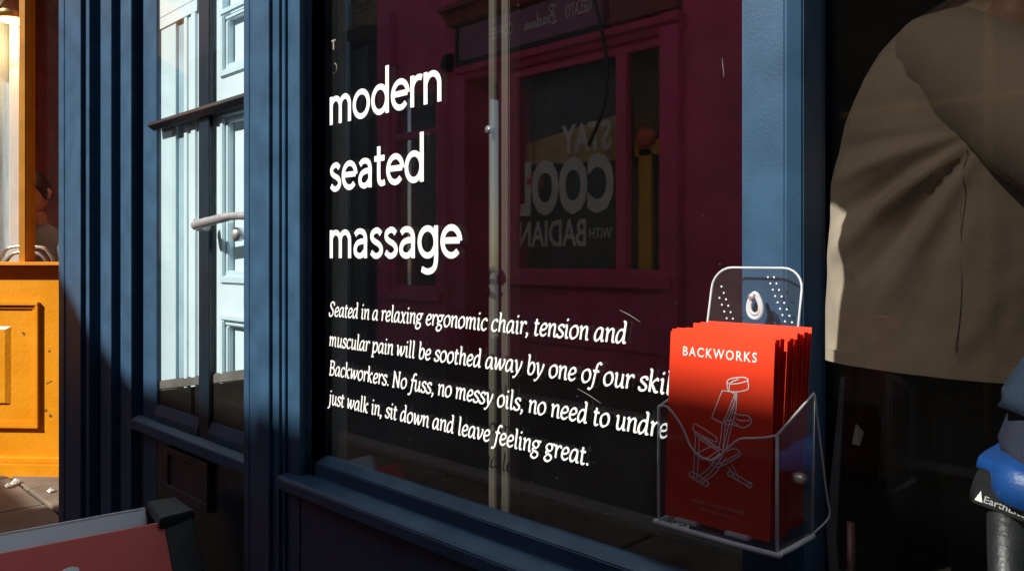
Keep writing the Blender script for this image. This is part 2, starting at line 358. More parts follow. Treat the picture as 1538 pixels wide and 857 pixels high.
pe = stepped([88, 96, 97.2, 121, 129, 134, 151, 167, 181, 197, 215], -.06, .34, -.01, TOPZ, 'pilaster', NAVY)
YD = pe[1]; XD0 = pe[0]
me_ = stepped([366, 374, 375, 404, 409, 419, 423, 428, 432, 450, 468], -.07, .34, -.01, TOPZ, 'mullion', NAVY)
XW0 = me_[0]
XP0 = aX(1113, -.06); XP1 = aX(1203, -.055)
B().prism([(XP0, .011), (XP0, -.058), (XP0+.003, -.062), (XP1-.016, -.062), (XP1, -.05), (XP1, .011)], -.01, TOPZ, 'z').obj('window_post', NAVY, sf, bevel=.002)
print('door plane', YD, 'XD0', XD0, 'window from', XW0, me_[1], 'post', XP0, XP1)
# window cill: sloped bead at the glass, drop, deep nosing
XR = 1.3
cill = [(.008, .676), (-.001, .676), (-.025, .664), (-.026, .638), (-.07, .6316), (-.075, .628), (-.076, .606), (-.06, .600), (-.05, .59), (.008, .59)]
B().prism(cill, XW0-.075, XP0, 'x').obj('window_sill', NAVY, sf, bevel=.0018)
B().prism(cill, XP1, XR, 'x').obj('window_sill', NAVY, sf, bevel=.0018)
B().box(XW0-.07, XP0, -.045, .012, 0, .59).obj('stall_riser', NAVY, sf)
B().box(XP1, XR, -.045, .012, 0, .59).obj('stall_riser', NAVY, sf)
for a, b_ in ((XW0+.3, XP0-.25),): 
    r = B()
    for (x0, x1, z0, z1) in ((a, b_, .5, .52), (a, b_, .1, .12), (a, a+.02, .12, .5), (b_-.02, b_, .12, .5)): r.box(x0, x1, -.055, -.045, z0, z1)
    r.obj('riser_moulding', NAVY, sf)
HEAD = 2.42
B().box(XW0, XP0, 0, .006, .674, HEAD).obj('window_pane', GLASS, sf)
B().box(XP1, XR, 0, .006, .674, HEAD).obj('window_pane', GLASS2, sf)
B().box(pe[0]-.1, XR+.12, -.045, .1, HEAD, TOPZ).obj('head_rail', NAVY, sf, bevel=.003)
B().box(XR, XR+.12, -.06, .3, -.01, HEAD).obj('end_post', NAVY, sf, bevel=.003)
B().box(XP0-.028, XP0, -.012, .02, .66, HEAD).obj('glazing_bead', NAVY, sf) if False else None
B().box(XE, XR+.12, -.1, .3, TOPZ+.002, 2.9).obj('fascia', NAVY, sf, bevel=.004)
B().prism([(.3, 2.902), (-.1, 2.902), (-.2, 2.92), (-.2, 2.935), (.3, 2.941)], XE, XR+.12, 'x').obj('cornice', NAVY, sf)
# storeys above, out of view; white added to bounce sunlight across the street
STUC = mat('white stucco', (.84, .83, .79), rough=.85, var=.05, vscale=3, bump=.3)
UH = [(-2.9, -2.0, 3.9, 5.5), (-1.2, -.3, 3.9, 5.5), (.4, 1.1, 3.9, 5.5)]
up = wall_holes(XE, 3.4, 2.942, 7.4, UH, .0, .35).obj('upper_wall', STUC, sf)
for h in UH:
    f = B()
    for q in ((h[0], h[0]+.06, h[2], h[3]), (h[1]-.06, h[1], h[2], h[3]), (h[0]+.06, h[1]-.06, h[2], h[2]+.07), (h[0]+.06, h[1]-.06, h[3]-.06, h[3]), (h[0]+.06, h[1]-.06, 4.68, 4.73)): f.box(q[0], q[1], .1, .15, q[2], q[3])
    wf = f.obj('sash_window', WHITEV, sf); B().box(h[0]+.06, h[1]-.06, .12, .126, h[2]+.07, h[3]-.06).obj('pane', GLASSD, wf)
# the next shop to the right, out of frame
B().box(XR+.12, 3.4, -.045, .3, -.01, 2.34).obj('blank_bay', NAVY, sf)
# plinth left side return


# lettering on the glass
X0 = aX(495, 0)
HP = (.205, .205, 0)
for word, py, pxr, nm in (('modern', 188.5, 663, 'a'), ('seated', 288, 637, 'b'), ('massage', 387.5, 692, 'c')):
    X_, z_ = at(496, py, 0); W_ = aX(pxr, 0)-X_
    W_ = W_*width(word, SANS)/(width(word, SANS)-.12)
    letters(word, SANS, X_, z_, .0595, W_, pen=(.193, .193, 0)).obj('window_lettering', WHITEV, sf)
IP = (.215, .10, radians(38))
l1 = 'Seated in a relaxing ergonomic chair, tension and'; W1 = aX(942, 0)-X0
sc_ = W1/width(l1, ITAL)
LZ = [at(495, p, 0)[1] for p in (474, 519, 562, 606)]
for t_, z_ in zip((l1, 'muscular pain will be soothed away by one of our skilled', 'Backworkers. No fuss, no messy oils, no need to undress,', 'just walk in, sit down and leave feeling great.'), LZ):
    k_ = {'m': 1.008, 'B': 1.0, 'j': 1.0}.get(t_[0], 1)
    letters(t_, ITAL, X0, z_, .0205, sc_*k_*width(t_, ITAL), slant=.17, pen=IP).obj('window_lettering', WHITEV, sf)

# small scratches and stuck remnants on the glass
SCR = mat('dried scratch', (.25, .24, .22), rough=.7)
sb = B()
for p0, p1 in (((931, 465), (962, 483)), ((868, 583), (903, 605)), ((1085, 87), (1088, 116))):
    a = at(*p0, 0); c = at(*p1, 0)
    sb.tube([(a[0], -.001, a[1]), ((a[0]+c[0])/2, -.001, (a[1]+c[1])/2+.001), (c[0], -.001, c[1])], [.0002, .0005, .0002], 4)
rnd = random.Random(3)
for k in range(38):
    x_ = rnd.uniform(XW0+.02, XP0-.03); z_ = rnd.uniform(.7, 1.6); r_ = rnd.uniform(.0002, .0005)
    sb.box(x_-r_, x_+r_, -.0012, -.0003, z_-r_, z_+r_*rnd.uniform(1, 2.5))
tag(sb.obj('glass_specks', SCR, sf), kind='stuff')
t_ = B(); c = at(502, 103, 0); t_.tube([(c[0]+.011*cos(a), -.001, c[1]+.011*sin(a)) for a in [radians(q) for q in range(-100, 81, 20)]], .0008, 4)
t_.obj('sticker_remnant', SCR, sf); t_ = B(); c = at(502, 68, 0); t_.box(c[0]-.008, c[0]+.008, -.002, -.0003, c[1]+.008, c[1]+.011); t_.box(c[0]-.002, c[0]+.002, -.002, -.0003, c[1]-.01, c[1]+.008)
t_.obj('sticker_remnant', SCR, sf)

# ------------------------------------------------------------------ glazed door left of the big window
JY = YD; XL = aX(215, JY)
gd = thing('glazed_door', 'navy glazed door with steel lever handle left of the big window', 'door', (XL+.4, JY, 0))
XR2 = aX(372, JY)+.12
xa = aX(235.5, JY)
GY = JY+.003
B().box(XL, xa, JY, .34, -.01, TOPZ).obj('door_jamb', NAVY, gd, bevel=.002)
sa, sb_ = aX(298, JY-.003), aX(314, JY-.003)
B().box(sa, sb_, JY-.003, GY+.006, .57, HEAD).obj('stile', NAVY_SHADE, gd, bevel=.002)
zm = at(295, 167, JY-.02)[1]
mb = B().prism([(JY-.03, zm-.004), (JY-.026, zm+.006), (JY-.012, zm+.012), (GY+.01, zm+.012), (GY+.01, zm-.014), (JY-.012, zm-.016)], aX(221, JY-.03), XR2, 'x').obj('glazing_bar', NAVY_SHADE, gd, bevel=.001)
for a, c in ((xa, sa), (sb_, XR2)):
    for z0, z1 in ((.592, zm-.016), (zm+.012, HEAD)):
        B().box(a, c, GY, GY+.004, z0, z1).obj('door_pane', GLASSD, gd)
# sloped bead under the glass and the rail below
zb = at(298, 640, JY)[1]
B().prism([(GY+.01, zb+.022), (GY-.001, zb+.022), (JY-.006, zb-.006), (JY-.006, zb-.024), (GY+.01, zb-.024)], xa, sa, 'x').obj('bottom_bead', NAVY, gd, bevel=.001)
B().prism([(GY+.01, zb+.022), (GY-.001, zb+.022), (JY-.006, zb-.006), (JY-.006, zb-.024), (GY+.01, zb-.024)], sb_, XR2, 'x').obj('bottom_bead', NAVY, gd, bevel=.001)
zr = zb-.024
B().prism([(.2, zr-.001), (JY-.006, zr-.001), (JY-.028, zr-.012), (JY-.03, zr-.04), (.2, zr-.04)], XL-.02, XR2, 'x').obj('kick_rail', NAVY, gd, bevel=.0015)
B().box(XL-.03, XR2, JY+.001, .3, -.01, zr-.042).obj('lower_panel', NAVY_SHADE, gd)
B().box(XL, XR2, JY-.005, .3, HEAD+.002, TOPZ-.002).obj('door_head', NAVY_SHADE, gd)
# plate with recessed field
PLM = mat('brown grey plate', (.055, .04, .045), rough=.55, var=.15, bump=.3, bscale=150)
px_a, pz_a = at(247, 668, JY-.012); px_b, pz_b = at(312, 766, JY-.012); ztop = pz_a
lp = B()
zt, zb2 = at(247, 668, JY-.012)[1], at(247, 737, JY-.012)[1]
lp.box(px_a, px_b, JY-.014, JY-.001, zt-.02, zt); lp.box(px_a, px_b, JY-.014, JY-.001, zb2, zb2+.024)
lp.box(px_a, px_a+.025, JY-.014, JY-.001, zb2+.024, zt-.02); lp.box(px_b-.025, px_b, JY-.014, JY-.001, zb2+.024, zt-.02)
lpo = lp.obj('letter_plate', PLM, gd, bevel=.001, seg=1)
B().box(px_a+.025, px_b-.025, JY-.005, JY-.0015, zb2+.024, zt-.02).obj('flap', PLM, lpo)
# lever handle
hx, hz = at(303, 338, JY-.03); h2 = at(340, 326, JY-.05); h3 = at(376, 325, JY-.05)
hd = B().tube([(hx, JY-.012, hz), (hx, JY-.045, hz)], .016, 12)
hdl = hd.obj('handle', STEEL, gd, smooth=True, bevel=.002)
B().tube(smooth_path([(hx, JY-.045, hz-.001), (hx+.03, JY-.05, hz+.001), (h2[0], JY-.05, h2[1]), (h2[0]+.05, JY-.05, h3[1]+.004), (h3[0]+.02, JY-.05, h3[1])], 5), [.013]*4+[.0125]*4+[.0115]*3+[.0095]*10, 12).obj('lever', STEEL, hdl, smooth=True)
tag(B().box(*sorted((at(286, 330, GY-.002)[0], at(293, 330, GY-.002)[0])), GY-.003, GY-.001, at(290, 326, GY)[1]-.003, at(290, 326, GY)[1]).obj('door_sticker', WHITEV, gd))

# ------------------------------------------------------------------ pale panelled door, a solid stand-in for a reflection in that glass
PY = JY+.016
pdr = thing('reflected_door', 'pale blue four panel door with small knob standing in for a reflection in the glazed door', 'door', (aX(345, PY), PY, 0))
x_w0, x_w1 = aX(225, PY), aX(266, PY); x_a1 = aX(279, PY); x_d0 = aX(318, PY-.0); x_d1 = XR2+.25
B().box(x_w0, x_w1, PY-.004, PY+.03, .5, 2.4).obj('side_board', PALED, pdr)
B().box(x_w1, x_a1, PY+.004, PY+.03, .5, 2.4).obj('reveal', mat('shaded reveal blue', (.33, .48, .58), rough=.5), pdr)  # the groove's shade is put into this strip's blue
for k, (a, c, d) in enumerate(((279, 284, .006), (284, 290, .002), (290, 297, .007), (297, 318, .001))):
    B().box(aX(a, PY), aX(c, PY), PY-d, PY+.03, .5, 2.4).obj('architrave_strip', PALE, pdr, bevel=.002)
dz = [at(340, p, PY)[1] for p in (-40, 112, 168, 422, 473, 700)]
pans = []
pxl = aX(334, PY)
holes = [(pxl, pxl+.23, dz[1], dz[0]+.1), (pxl, pxl+.23, dz[3], dz[2]), (pxl, pxl+.23, dz[5], dz[4])]
wall_holes(x_d0, x_d1, .45, 2.4, holes, PY, PY+.03).obj('door_leaf', PALE, pdr)
for i, (a, c, z0, z1) in enumerate(holes):
    if i == 0: z1 = at(340, 14, PY)[1]
    B().box(a, c, PY+.02, PY+.029, z0, holes[i][3]).obj('panel', PALE, pdr)
    fr = B()
    for q in (0, 1):
        e = .014*(q+1); yy0 = PY-.006+.008*q; yy1 = PY+.004+.016*q; g = .014*q
        fr.box(a+g-.006, c-g+.006, yy0, yy1, z1-e, z1-e+.016 if q == 0 else z1-e+.014)
        fr.box(a+g-.006, c-g+.006, yy0, yy1, z0+g-.006, z0+e)
        fr.box(a+g-.006, a+e, yy0+.0007, yy1, z0+g, z1-e)
        fr.box(c-e, c-g+.006, yy0+.0007, yy1, z0+g, z1-e)
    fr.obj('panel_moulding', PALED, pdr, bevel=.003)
kx, kz = at(362, 352, PY-.03)
B().tube([(kx, PY, kz), (kx, PY-.02, kz), (kx, PY-.03, kz), (kx, PY-.045, kz), (kx, PY-.052, kz)], [.008, .008, .017, .018, .008], 14).obj('knob', STEEL, pdr, smooth=True)
kx, kz = at(366, 440, PY-.01); B().box(kx-.006, kx+.03, PY-.008, PY, kz-.035, kz+.03).obj('keyhole_plate', mat('tarnished brass', (.4, .36, .26), rough=.4, metal=.6), pdr, bevel=.002)
# dark sheet added for the slanting edge where sunlight on the door ends
sy = PY-.007
a = at(232, 573, sy); c = at(380, 552, sy)
ls = thing('shade_screen', 'added low dark screen with slanting grey top edge, standing in for a sun boundary', 'screen', ((a[0]+c[0])/2, sy, .4))
DKB = mat('dark shade board', (.012, .009, .007), rough=.9, spec=.05, var=.3, vscale=12, bump=.3)
th = .028
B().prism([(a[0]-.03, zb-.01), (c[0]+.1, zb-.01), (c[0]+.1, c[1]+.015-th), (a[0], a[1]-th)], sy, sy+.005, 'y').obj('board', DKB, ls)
B().prism([(a[0]-.01, a[1]-th), (c[0]+.1, c[1]+.015-th), (c[0]+.1, c[1]+.015), (a[0]-.01, a[1])], sy-.001, sy+.006, 'y').obj('top_strip', mat('grey edge strip', (.14, .13, .12), rough=.9, var=.3, bump=.4), ls, bevel=.003)
# paper notice in the top left pane
nx0, nz0 = at(238, 46, GY+.006); nx1 = aX(296, GY+.006)
pn = thing('paper_notice', 'pale printed notice taped inside the top left door pane', 'notice', (nx0, GY+.006, nz0))
B().box(nx0-.01, nx1, GY+.0055, GY+.006, nz0, HEAD-.01).obj('sheet', mat('white paper', (.62, .70, .74), rough=.8, var=.04), pn)
B().box(nx0, nx1, GY+.005, GY+.0054, nz0+.033, nz0+.0345).obj('rule_line', mat('grey ink', (.12, .2, .25), rough=.8), pn)

# ------------------------------------------------------------------ shop interior
room = B()
room.box(XW0-.15, 3.2, 3.0, 3.1, -.01, 2.9)
room.box(XW0-.25, XW0-.15, .34, 3.1, -.01, 2.9); room.box(3.2, 3.3, .3, 3.1, -.01, 2.9)
tag(room.obj('interior_wall', BLACKW), kind='structure')
tag(B().box(XW0-.15, 3.2, .3, 3.0, -.01, .004).obj('interior_floor', mat('dark floorboards', (.02, .015, .012), rough=.5, var=.3, stretch=(1, 8, 1))), kind='structure')
tag(B().box(XW0-.25, 3.3, .11, 3.1, 2.56, 2.6).obj('interior_ceiling', BLACKW), kind='structure')
# left end wall so no light leaks in behind the door
tag(B().box(-3.4, XW0-.25, .34, .44, -.01, 2.9).obj('porch_wall', BLACKW), kind='structure')
# cream edged partition behind the glass
cy = .085
xa1, xa2, xb1, xb2 = aX(733, cy), aX(744, cy), aX(752, cy), aX(764, cy)
pt = thing('partition', 'partition behind the window with two cream upright edge posts and an added sun filter', 'partition', (xb2, cy, 0))
B().box(xa1, xa2, cy, cy+.03, .3, 2.5).obj('upright', CREAM, pt, bevel=.002)
B().box(xb1, xb2, cy, cy+.03, .3, 2.5).obj('upright', CREAM, pt, bevel=.002)
B().box(xa2, xb1, cy+.012, cy+.03, .3, 2.5).obj('groove_strip', BLACKW, pt)
kk = at(741, 196, cy); B().tube([(kk[0], cy, kk[1]), (kk[0], cy-.014, kk[1])], [.006, .008], 10).obj('catch', STEEL, pt, smooth=True)
FILTER = glass('dark sun filter', 1.01, (.30, .285, .27)); 
B().prism([(-.955, .02), (XP0+.01, .02), (XP0+.01, 2.5), (xb2+.004, 2.5), (xb2+.004, 1.93), (-.93, 1.84), (-.928, 1.7), (-.94, 1.5)], cy+.02, cy+.021, 'y').obj('sun_filter', FILTER, pt)  # unseen sheet added to dim and shape the sun on the shirt

# ------------------------------------------------------------------ leaflet holder and leaflets
ACR = glass('clear acrylic', 1.35, (.9, .92, .93), haze=.009, hcol=(.9, .9, .92))
ACRE = glass('highlit acrylic edge', 1.5, (.85, .88, .9), haze=.6, hcol=(.92, .94, .96))  # white haze puts the edge highlights into the colour
HX0, HX1 = aX(990, -.185), aX(1168, -.185)
lh = thing('leaflet_holder', 'clear acrylic leaflet holder hooked on the blue window post', 'leaflet holder', ((HX0+HX1)/2, -.13, .80))
ZB = .809; YF = -.187; YBK = -.108
def edge_pts(f, t=.0025): return f
# front plate with a scooped top
fp = [(HX0, .935), (HX0+.012, .936), (HX0+.03, .918), (HX0+.042, .897), (HX0+.056, .888), (HX0+.072, .889), (HX0+.086, .903), (HX0+.1, .915), (HX0+.115, .918), (HX1-.012, .921), (HX1, .925)]
fp = smooth_path(fp, 3)
B().prism([(HX0, ZB)]+fp+[(HX1, ZB)], YF, YF+.0022, 'y').obj('front_plate', ACR, lh)
B().tube([(x, YF+.001, z) for x, z in fp], .0013, 6).obj('front_rim', ACRE, lh, smooth=True)
# sides, base, corner rods
for X, nm, zf in ((HX0, 'side_plate', .935), (HX1, 'side_plate', .925)):
    B().prism([(YF+.003, ZB), (YBK, ZB), (YBK+.004, .955), (YF+.003, zf)], X-.001, X+.001, 'x').obj(nm, ACR, lh)
    B().tube([(X, YF, zf), (X, YBK+.004, .957)], .0013, 6).obj('side_rim', ACRE, lh, smooth=True)
    B().tube([(X, YF+.001, ZB), (X, YF+.001, zf)], .0016, 6).obj('corner_rod', ACRE, lh, smooth=True)
    B().tube([(X, YBK, ZB), (X, YBK+.004, .957)], .0013, 6).obj('corner_rod', ACRE, lh, smooth=True)
B().box(HX0-.0015, HX1+.0015, YF-.002, YBK+.002, ZB-.005, ZB+.002).obj('base', ACR, lh, bevel=.0015)
B().tube(smooth_path([(HX0, YBK, ZB-.002), (HX0-.001, YF+.008, ZB-.002), (HX0+.008, YF-.001, ZB-.002), (HX1-.01, YF-.001, ZB-.002), (HX1+.001, YF+.01, ZB-.002), (HX1+.001, YBK, ZB-.002)], 5), .0028, 8).obj('base_rim', ACRE, lh, smooth=True)
for q in (.018, .08): B().box(HX0+q, HX0+q+.028, YF+.003, YF+.016, ZB+.0022, ZB+.006).obj('base_rib', ACRE, lh, bevel=.001)
# back plate up to the hook
BX0, BX1 = aX(1072, -.078), aX(1207, -.078)
def rr(x0, x1, z0, z1, r, n=6):
    p = [(x0, z0), (x1, z0)]
    p += [(x1-r+r*sin(radians(90*(1-k/n))), z1-r+r*cos(radians(90*(1-k/n)))) for k in range(n+1)]
    p += [(x0+r-r*sin(radians(90*k/n)), z1-r+r*cos(radians(90*k/n))) for k in range(n+1)]
    return p
ZT = at(1140, 402, -.078)[1]
def ybk(z): return -.108+(z-.955)/(ZT-.955)*.03 if z > .955 else -.108
bpoly = rr(BX0, BX1, .955, ZT, .024)
vs = [(x, ybk(z), z) for x, z in bpoly]+[(x, ybk(z)+.0025, z) for x, z in bpoly]; n_ = len(bpoly)
b = B().add(vs, [tuple(range(n_)), tuple(range(n_, 2*n_))[::-1]]+[(i, (i+1) % n_, n_+(i+1) % n_, n_+i) for i in range(n_)])
b.obj('back_plate', ACR, lh)
B().box(HX0, HX1, YBK, YBK+.002, ZB, .955).obj('lower_back_plate', ACR, lh)
B().tube([(x, ybk(z)+.001, z) for x, z in bpoly[1:]]+[(BX0, ybk(.955), .955)], .0013, 6).obj('back_rim', ACRE, lh, smooth=True)
# rows of moulded dots
dot = B()
def disk(x, z, r=.0011):
    y = ybk(z)-.0006; dot.add([(x+r*cos(2*pi*k/8), y, z+r*sin(2*pi*k/8)) for k in range(8)], [tuple(range(8))])
for (p0, p1, n1) in (((1083, 447), (1102, 487), 5), ((1084, 430), (1111, 487), 7), ((1152, 416), (1189, 491), 9), ((1161, 416), (1195, 483), 8)):
    for k in range(n1):
        t = k/(n1-1); x, z = at(p0[0]+(p1[0]-p0[0])*t, p0[1]+(p1[1]-p0[1])*t, -.083); disk(x, z)
tag(dot.obj('moulded_dots', mat('frosted acrylic', (.8, .82, .85), rough=.5), lh), kind='stuff')
# teardrop eyelet, keyhole slot and screw
ex, ez = at(1138, 457, -.084)
def tear(s): return [(ex+s*.0085*sin(t)*(1-.28*cos(t)), ybk(ez)-.003, ez-.001+s*.0145*cos(t)) for t in [2*pi*k/20 for k in range(20)]]
B().tube(tear(1), .0022, 8, True).obj('eyelet', ACRE, lh, smooth=True)
B().tube(tear(.66), .0018, 8, True).obj('eyelet', ACRE, lh, smooth=True)
sl_ = B(); sl_.add([(x, y+.002, z-.003) for x, y, z in tear(.4)], [tuple(range(20))]); sl_.obj('keyhole', mat('shadow slot', (.004, .004, .005), rough=.9), lh)
sc0 = (ex-.003, ybk(ez)-.006, ez+.009)
scr = B().tube([(sc0[0], sc0[1]+.02, sc0[2]), (sc0[0], sc0[1], sc0[2]), (sc0[0], sc0[1]-.001, sc0[2])], [.002, .004, .0025], 12).obj('screw', STEEL, lh, smooth=True)
# rear leg of the holder
B().add([(HX0+.01, -.102, .95), (HX1-.001, -.102, .95), (HX1-.001, -.068, .814), (HX0+.01, -.068, .814)], [(0, 1, 2, 3)]).obj('rear_leg', ACR, lh)
B().tube(smooth_path([(HX1, -.102, .955), (HX1+.001, -.075, .845), (HX1+.001, -.067, .825), (HX1, -.071, .815), (HX1, -.108, .808)], 4), .0010, 6).obj('leg_rim', ACRE, lh, smooth=True)

RED = mat('orange red leaflet print', (.80, .045, .012), rough=.35, col2=(.85, .055, .016), vscale=3)
REDB = mat('leaflet paper edge', (.5, .05, .03), rough=.6)
INK = mat('white print', (.85, .80, .78), rough=.5)
LX0, LX1 = aX(1000, -.176), aX(1157, -.176); LW = LX1-LX0; print('LW', LW); LH = at(1000, 495, -.176)[1]-.816
leaf_spec = []
rnd = random.Random(11); 
n_leaf = 11
for i in range(n_leaf):
    t = i/(n_leaf-1)
    yb = -.178+.05*t
    dx = aX([1157, 1165, 1171, 1181, 1184, 1190, 1194, 1197, 1203, 1208, 1213][i], yb+.012)-LX1 if i else 0
    leaf_spec.append((yb, dx, rnd.uniform(-.004, .003) if i else 0, (at(1130, [0, 502, 500, 503, 499, 501, 491, 493, 489, 491, 487][i], yb+.012)[1]-.814-LH) if i else 0, 0))
# a leaflet: slightly bowed sheet, standing in the pocket, leaning back
def leaflet_mesh(name, lean, bow=.003, h=LH):
    b = B(); n = 8; fr = []; bk = []
    for j in range(n+1):
        s = j/n; y = lean*s - bow*sin(pi*s)
        fr.append([(0, y, h*s), (LW, y, h*s)]); bk.append([(0, y+.0007, h*s), (LW, y+.0007, h*s)])
    rings = [[f[0], f[1], k[1], k[0]] for f, k in zip(fr, bk)]
    return b.loft(rings)
lab = ['front red leaflet with white title and line drawing of a massage chair', 'second red leaflet in the holder just behind the front one']
NTH = ['third', 'fourth', 'fifth', 'sixth', 'seventh', 'eighth', 'ninth', 'tenth', 'eleventh', 'twelfth']
for i, (yb, dx, dy_, up_, rz) in enumerate(leaf_spec):
    if i < 2: L = lab[i]
    elif i == n_leaf-1: L = 'rearmost red leaflet in the holder against its back plate'
    else: L = f'{NTH[i-2]} red leaflet from the front in the acrylic holder'
    loc = (LX0+dx, yb, .814+up_)
    lf = thing('leaflet', L, 'leaflet', loc, 0, 'red leaflets in the acrylic holder')
    M = WM[lf.name]
    bb = leaflet_mesh('sheet', .012+.001*i, .002 if i else .001, LH)
    bb.v = [tuple(M @ Vector(v)) for v in bb.v]
    bb.obj('sheet', RED, lf, smooth=False)
    if i == 0:
        fl = lf; fM = M
# print on the front leaflet: u,v in sheet fractions from the pictured face
def lp3(u, v, off=-.0006):
    s = v; y = .012*s-.001*sin(pi*s)
    return fM @ Vector((u*LW, y+off, v*LH))
def leafpx(px, py):                                # pixel on leaflet plane -> u,v
    x, z = at(px, py, -.172); return (x-LX0)/LW, (z-.814)/LH
def to_leaf(me, u, v, h):                          # text already unit placed; me local xy metres
    for vtx in me.vertices:
        vtx.co = lp3(u+vtx.co.x/LW, v+vtx.co.y/LH)
    return me
u0, v0 = leafpx(1023, 534); u1, _ = leafpx(1134, 545)
link('printed_title', to_leaf(textmesh('BACKWORKS', .0105, Matrix.Identity(4), width_to=(u1-u0)*LW, bold=.012, space=1.25), u0, v0+.002, 0), INK, fl)
u0, v0 = leafpx(1042, 750); u1, _ = leafpx(1122, 770)
INK2 = mat('pale red print', (.8, .42, .36), rough=.5)
link('printed_line', to_leaf(textmesh('modern seated massage', .0045, Matrix.Identity(4), width_to=(u1-u0)*LW), u0, v0, 0), INK2, fl)
u0, v0 = leafpx(1055, 763); u1, _ = leafpx(1110, 775)
link('printed_line', to_leaf(textmesh('www.backworks.co.uk', .003, Matrix.Identity(4), width_to=(u1-u0)*LW), u0, v0, 0), INK2, fl)
art = B(); kk_ = [0]
def art_line(pts, closed=False, w=.0011, n=5):
    # pts as zoomed picture coordinates (985,490)-(1180,700), scale 4.082
    P = smooth_path([leafpx(985+p[0]/4.082, 490+p[1]/4.082) for p in pts], n, closed) if n else [leafpx(985+p[0]/4.082, 490+p[1]/4.082) for p in pts]
    P = [(a_*LW, b_*LH) for a_, b_ in P]; kk_[0] += 1; o = -.0007-.00002*(kk_[0] % 6)
    art.ribbon(P, lambda th: w, lambda p: lp3(p[0]/LW, p[1]/LH, o), closed)
art_line([(432, 340), (450, 322), (520, 312), (556, 322), (552, 335), (500, 350), (450, 352)], True)
art_line([(556, 325), (564, 370), (550, 390), (480, 402), (440, 390), (432, 345)])
art_line([(445, 390), (455, 345), (500, 325)])
art_line([(412, 395), (480, 408), (472, 440), (420, 578), (402, 585), (352, 560), (352, 540), (400, 405)], True, n=3)
art_line([(480, 408), (490, 430), (478, 470), (436, 580), (420, 585)])
for q in (0, 22, 40): art_line([(455+q*.9, 395), (470+q*.6, 440), (450+q, 520), (425+q, 620), (398+q, 760)] if q else [(455, 395), (470, 410)])
art_line([(412, 590), (405, 680), (395, 740)]); art_line([(432, 585), (425, 690), (418, 740)])
art_line([(470, 520), (510, 540), (560, 545), (588, 570), (580, 600), (540, 618), (510, 610)]); art_line([(490, 560), (520, 575), (580, 575)]); art_line([(430, 580), (470, 575), (515, 612)]); art_line([(430, 600), (470, 598), (505, 610)])
art_line([(236, 612), (250, 596), (370, 670), (380, 690), (372, 705), (245, 640)], True, n=2); art_line([(245, 640), (252, 658), (365, 725)])
art_line([(252, 655), (248, 760), (244, 930)], n=2); art_line([(274, 665), (272, 760), (268, 930)], n=2)
art_line([(290, 670), (400, 745), (430, 760)]); art_line([(280, 690), (395, 762)])
art_line([(268, 775), (340, 735), (392, 742), (398, 752), (305, 810), (270, 790)], True, n=3)
art_line([(350, 810), (480, 746), (518, 765), (520, 790), (400, 857), (352, 838)], True, n=3); art_line([(356, 822), (400, 835), (515, 775)])
art_line([(400, 770), (330, 870), (250, 925)], n=3); art_line([(420, 790), (350, 885), (275, 945)], n=3); art_line([(440, 800), (370, 900), (290, 950)], n=3)
art_line([(450, 850), (490, 905), (500, 930)], n=3); art_line([(475, 840), (510, 900), (520, 935)], n=3)
art_line([(222, 895), (240, 885), (330, 945), (340, 960), (320, 970), (228, 915)], True, n=3); art_line([(455, 890), (475, 885), (590, 955), (600, 970), (585, 975), (462, 908)], True, n=3)
for (cx_, cy_) in ((232, 900), (322, 955), (468, 897), (588, 965)): art_line([(cx_+14*cos(q), cy_+16*sin(q)) for q in [k*pi/4 for k in range(8)]], True)
art.obj('printed_chair_drawing', INK, fl)
art2 = B()
P = [leafpx(x, y) for x, y in ((1000, 725), (1040, 731), (1080, 733), (1130, 727))]

# ------------------------------------------------------------------ A-board lower left
ab = thing('a_board', 'low folding board with dark red panel and lilac back panel', 'sign board', (-1.6, -.5, 0))

def onz(px, py, z):
    u, dx, dy = ray(px); v = (HOR-py)/F; t = (z-CAMP.z)/v; return Vector((t*dx, CAMP.y+t*dy, z))
R0 = onz(245, 783, .45); L0 = onz(0, 831, .45); dr = (L0-R0).normalized()
BR = mat('dark red panel', (.72, .10, .085), rough=.45, var=.06, vscale=4)
LIL = mat('lilac white panel', (.84, .90, .98), rough=.5, var=.03)
LILE = mat('white panel edge', (.85, .86, .9), rough=.5)
def plank(p, q, h, t, lean, name, m, zoff=0):
    d = (q-p).normalized(); nrm = Vector((-d.y, d.x, 0)) ; nrm = nrm if nrm.x > 0 else -nrm
    top0, top1 = p+Vector((0, 0, zoff)), q+Vector((0, 0, zoff))
    b0, b1 = top0+nrm*lean+Vector((0, 0, -h)), top1+nrm*lean+Vector((0, 0, -h))
    o = -nrm*t
    return B().add([top0, top1, b1, b0, top0+o, top1+o, b1+o, b0+o], [(0, 1, 2, 3), (7, 6, 5, 4), (0, 4, 5, 1), (1, 5, 6, 2), (2, 6, 7, 3), (3, 7, 4, 0)]).obj(name, m, ab, bevel=.001, seg=1)
Rq = R0+dr*.0; Lq = R0+dr*.45
plank(Rq, Lq, .44, .004, .36, 'front_panel', BR)
plank(R0-dr*.07, R0-dr*.003, .44, .02, .36, 'frame_post', BLACKP, -.0)
P2 = onz(218, 764, .45); plank(P2, P2+dr*.45, .40, .004, .22, 'back_panel', LIL); plank(P2+Vector((0, 0, .0045)), P2+dr*.45+Vector((0, 0, .0045)), .004, .004, 0, 'panel_edge', LILE)
plank(P2-dr*.085, P2-dr*.004, .40, .02, .22, 'frame_post', BLACKP, -.003)
q4 = [onz(221, 752, .465), onz(264, 745, .465), onz(292, 765, .465), onz(240, 778, .465)]
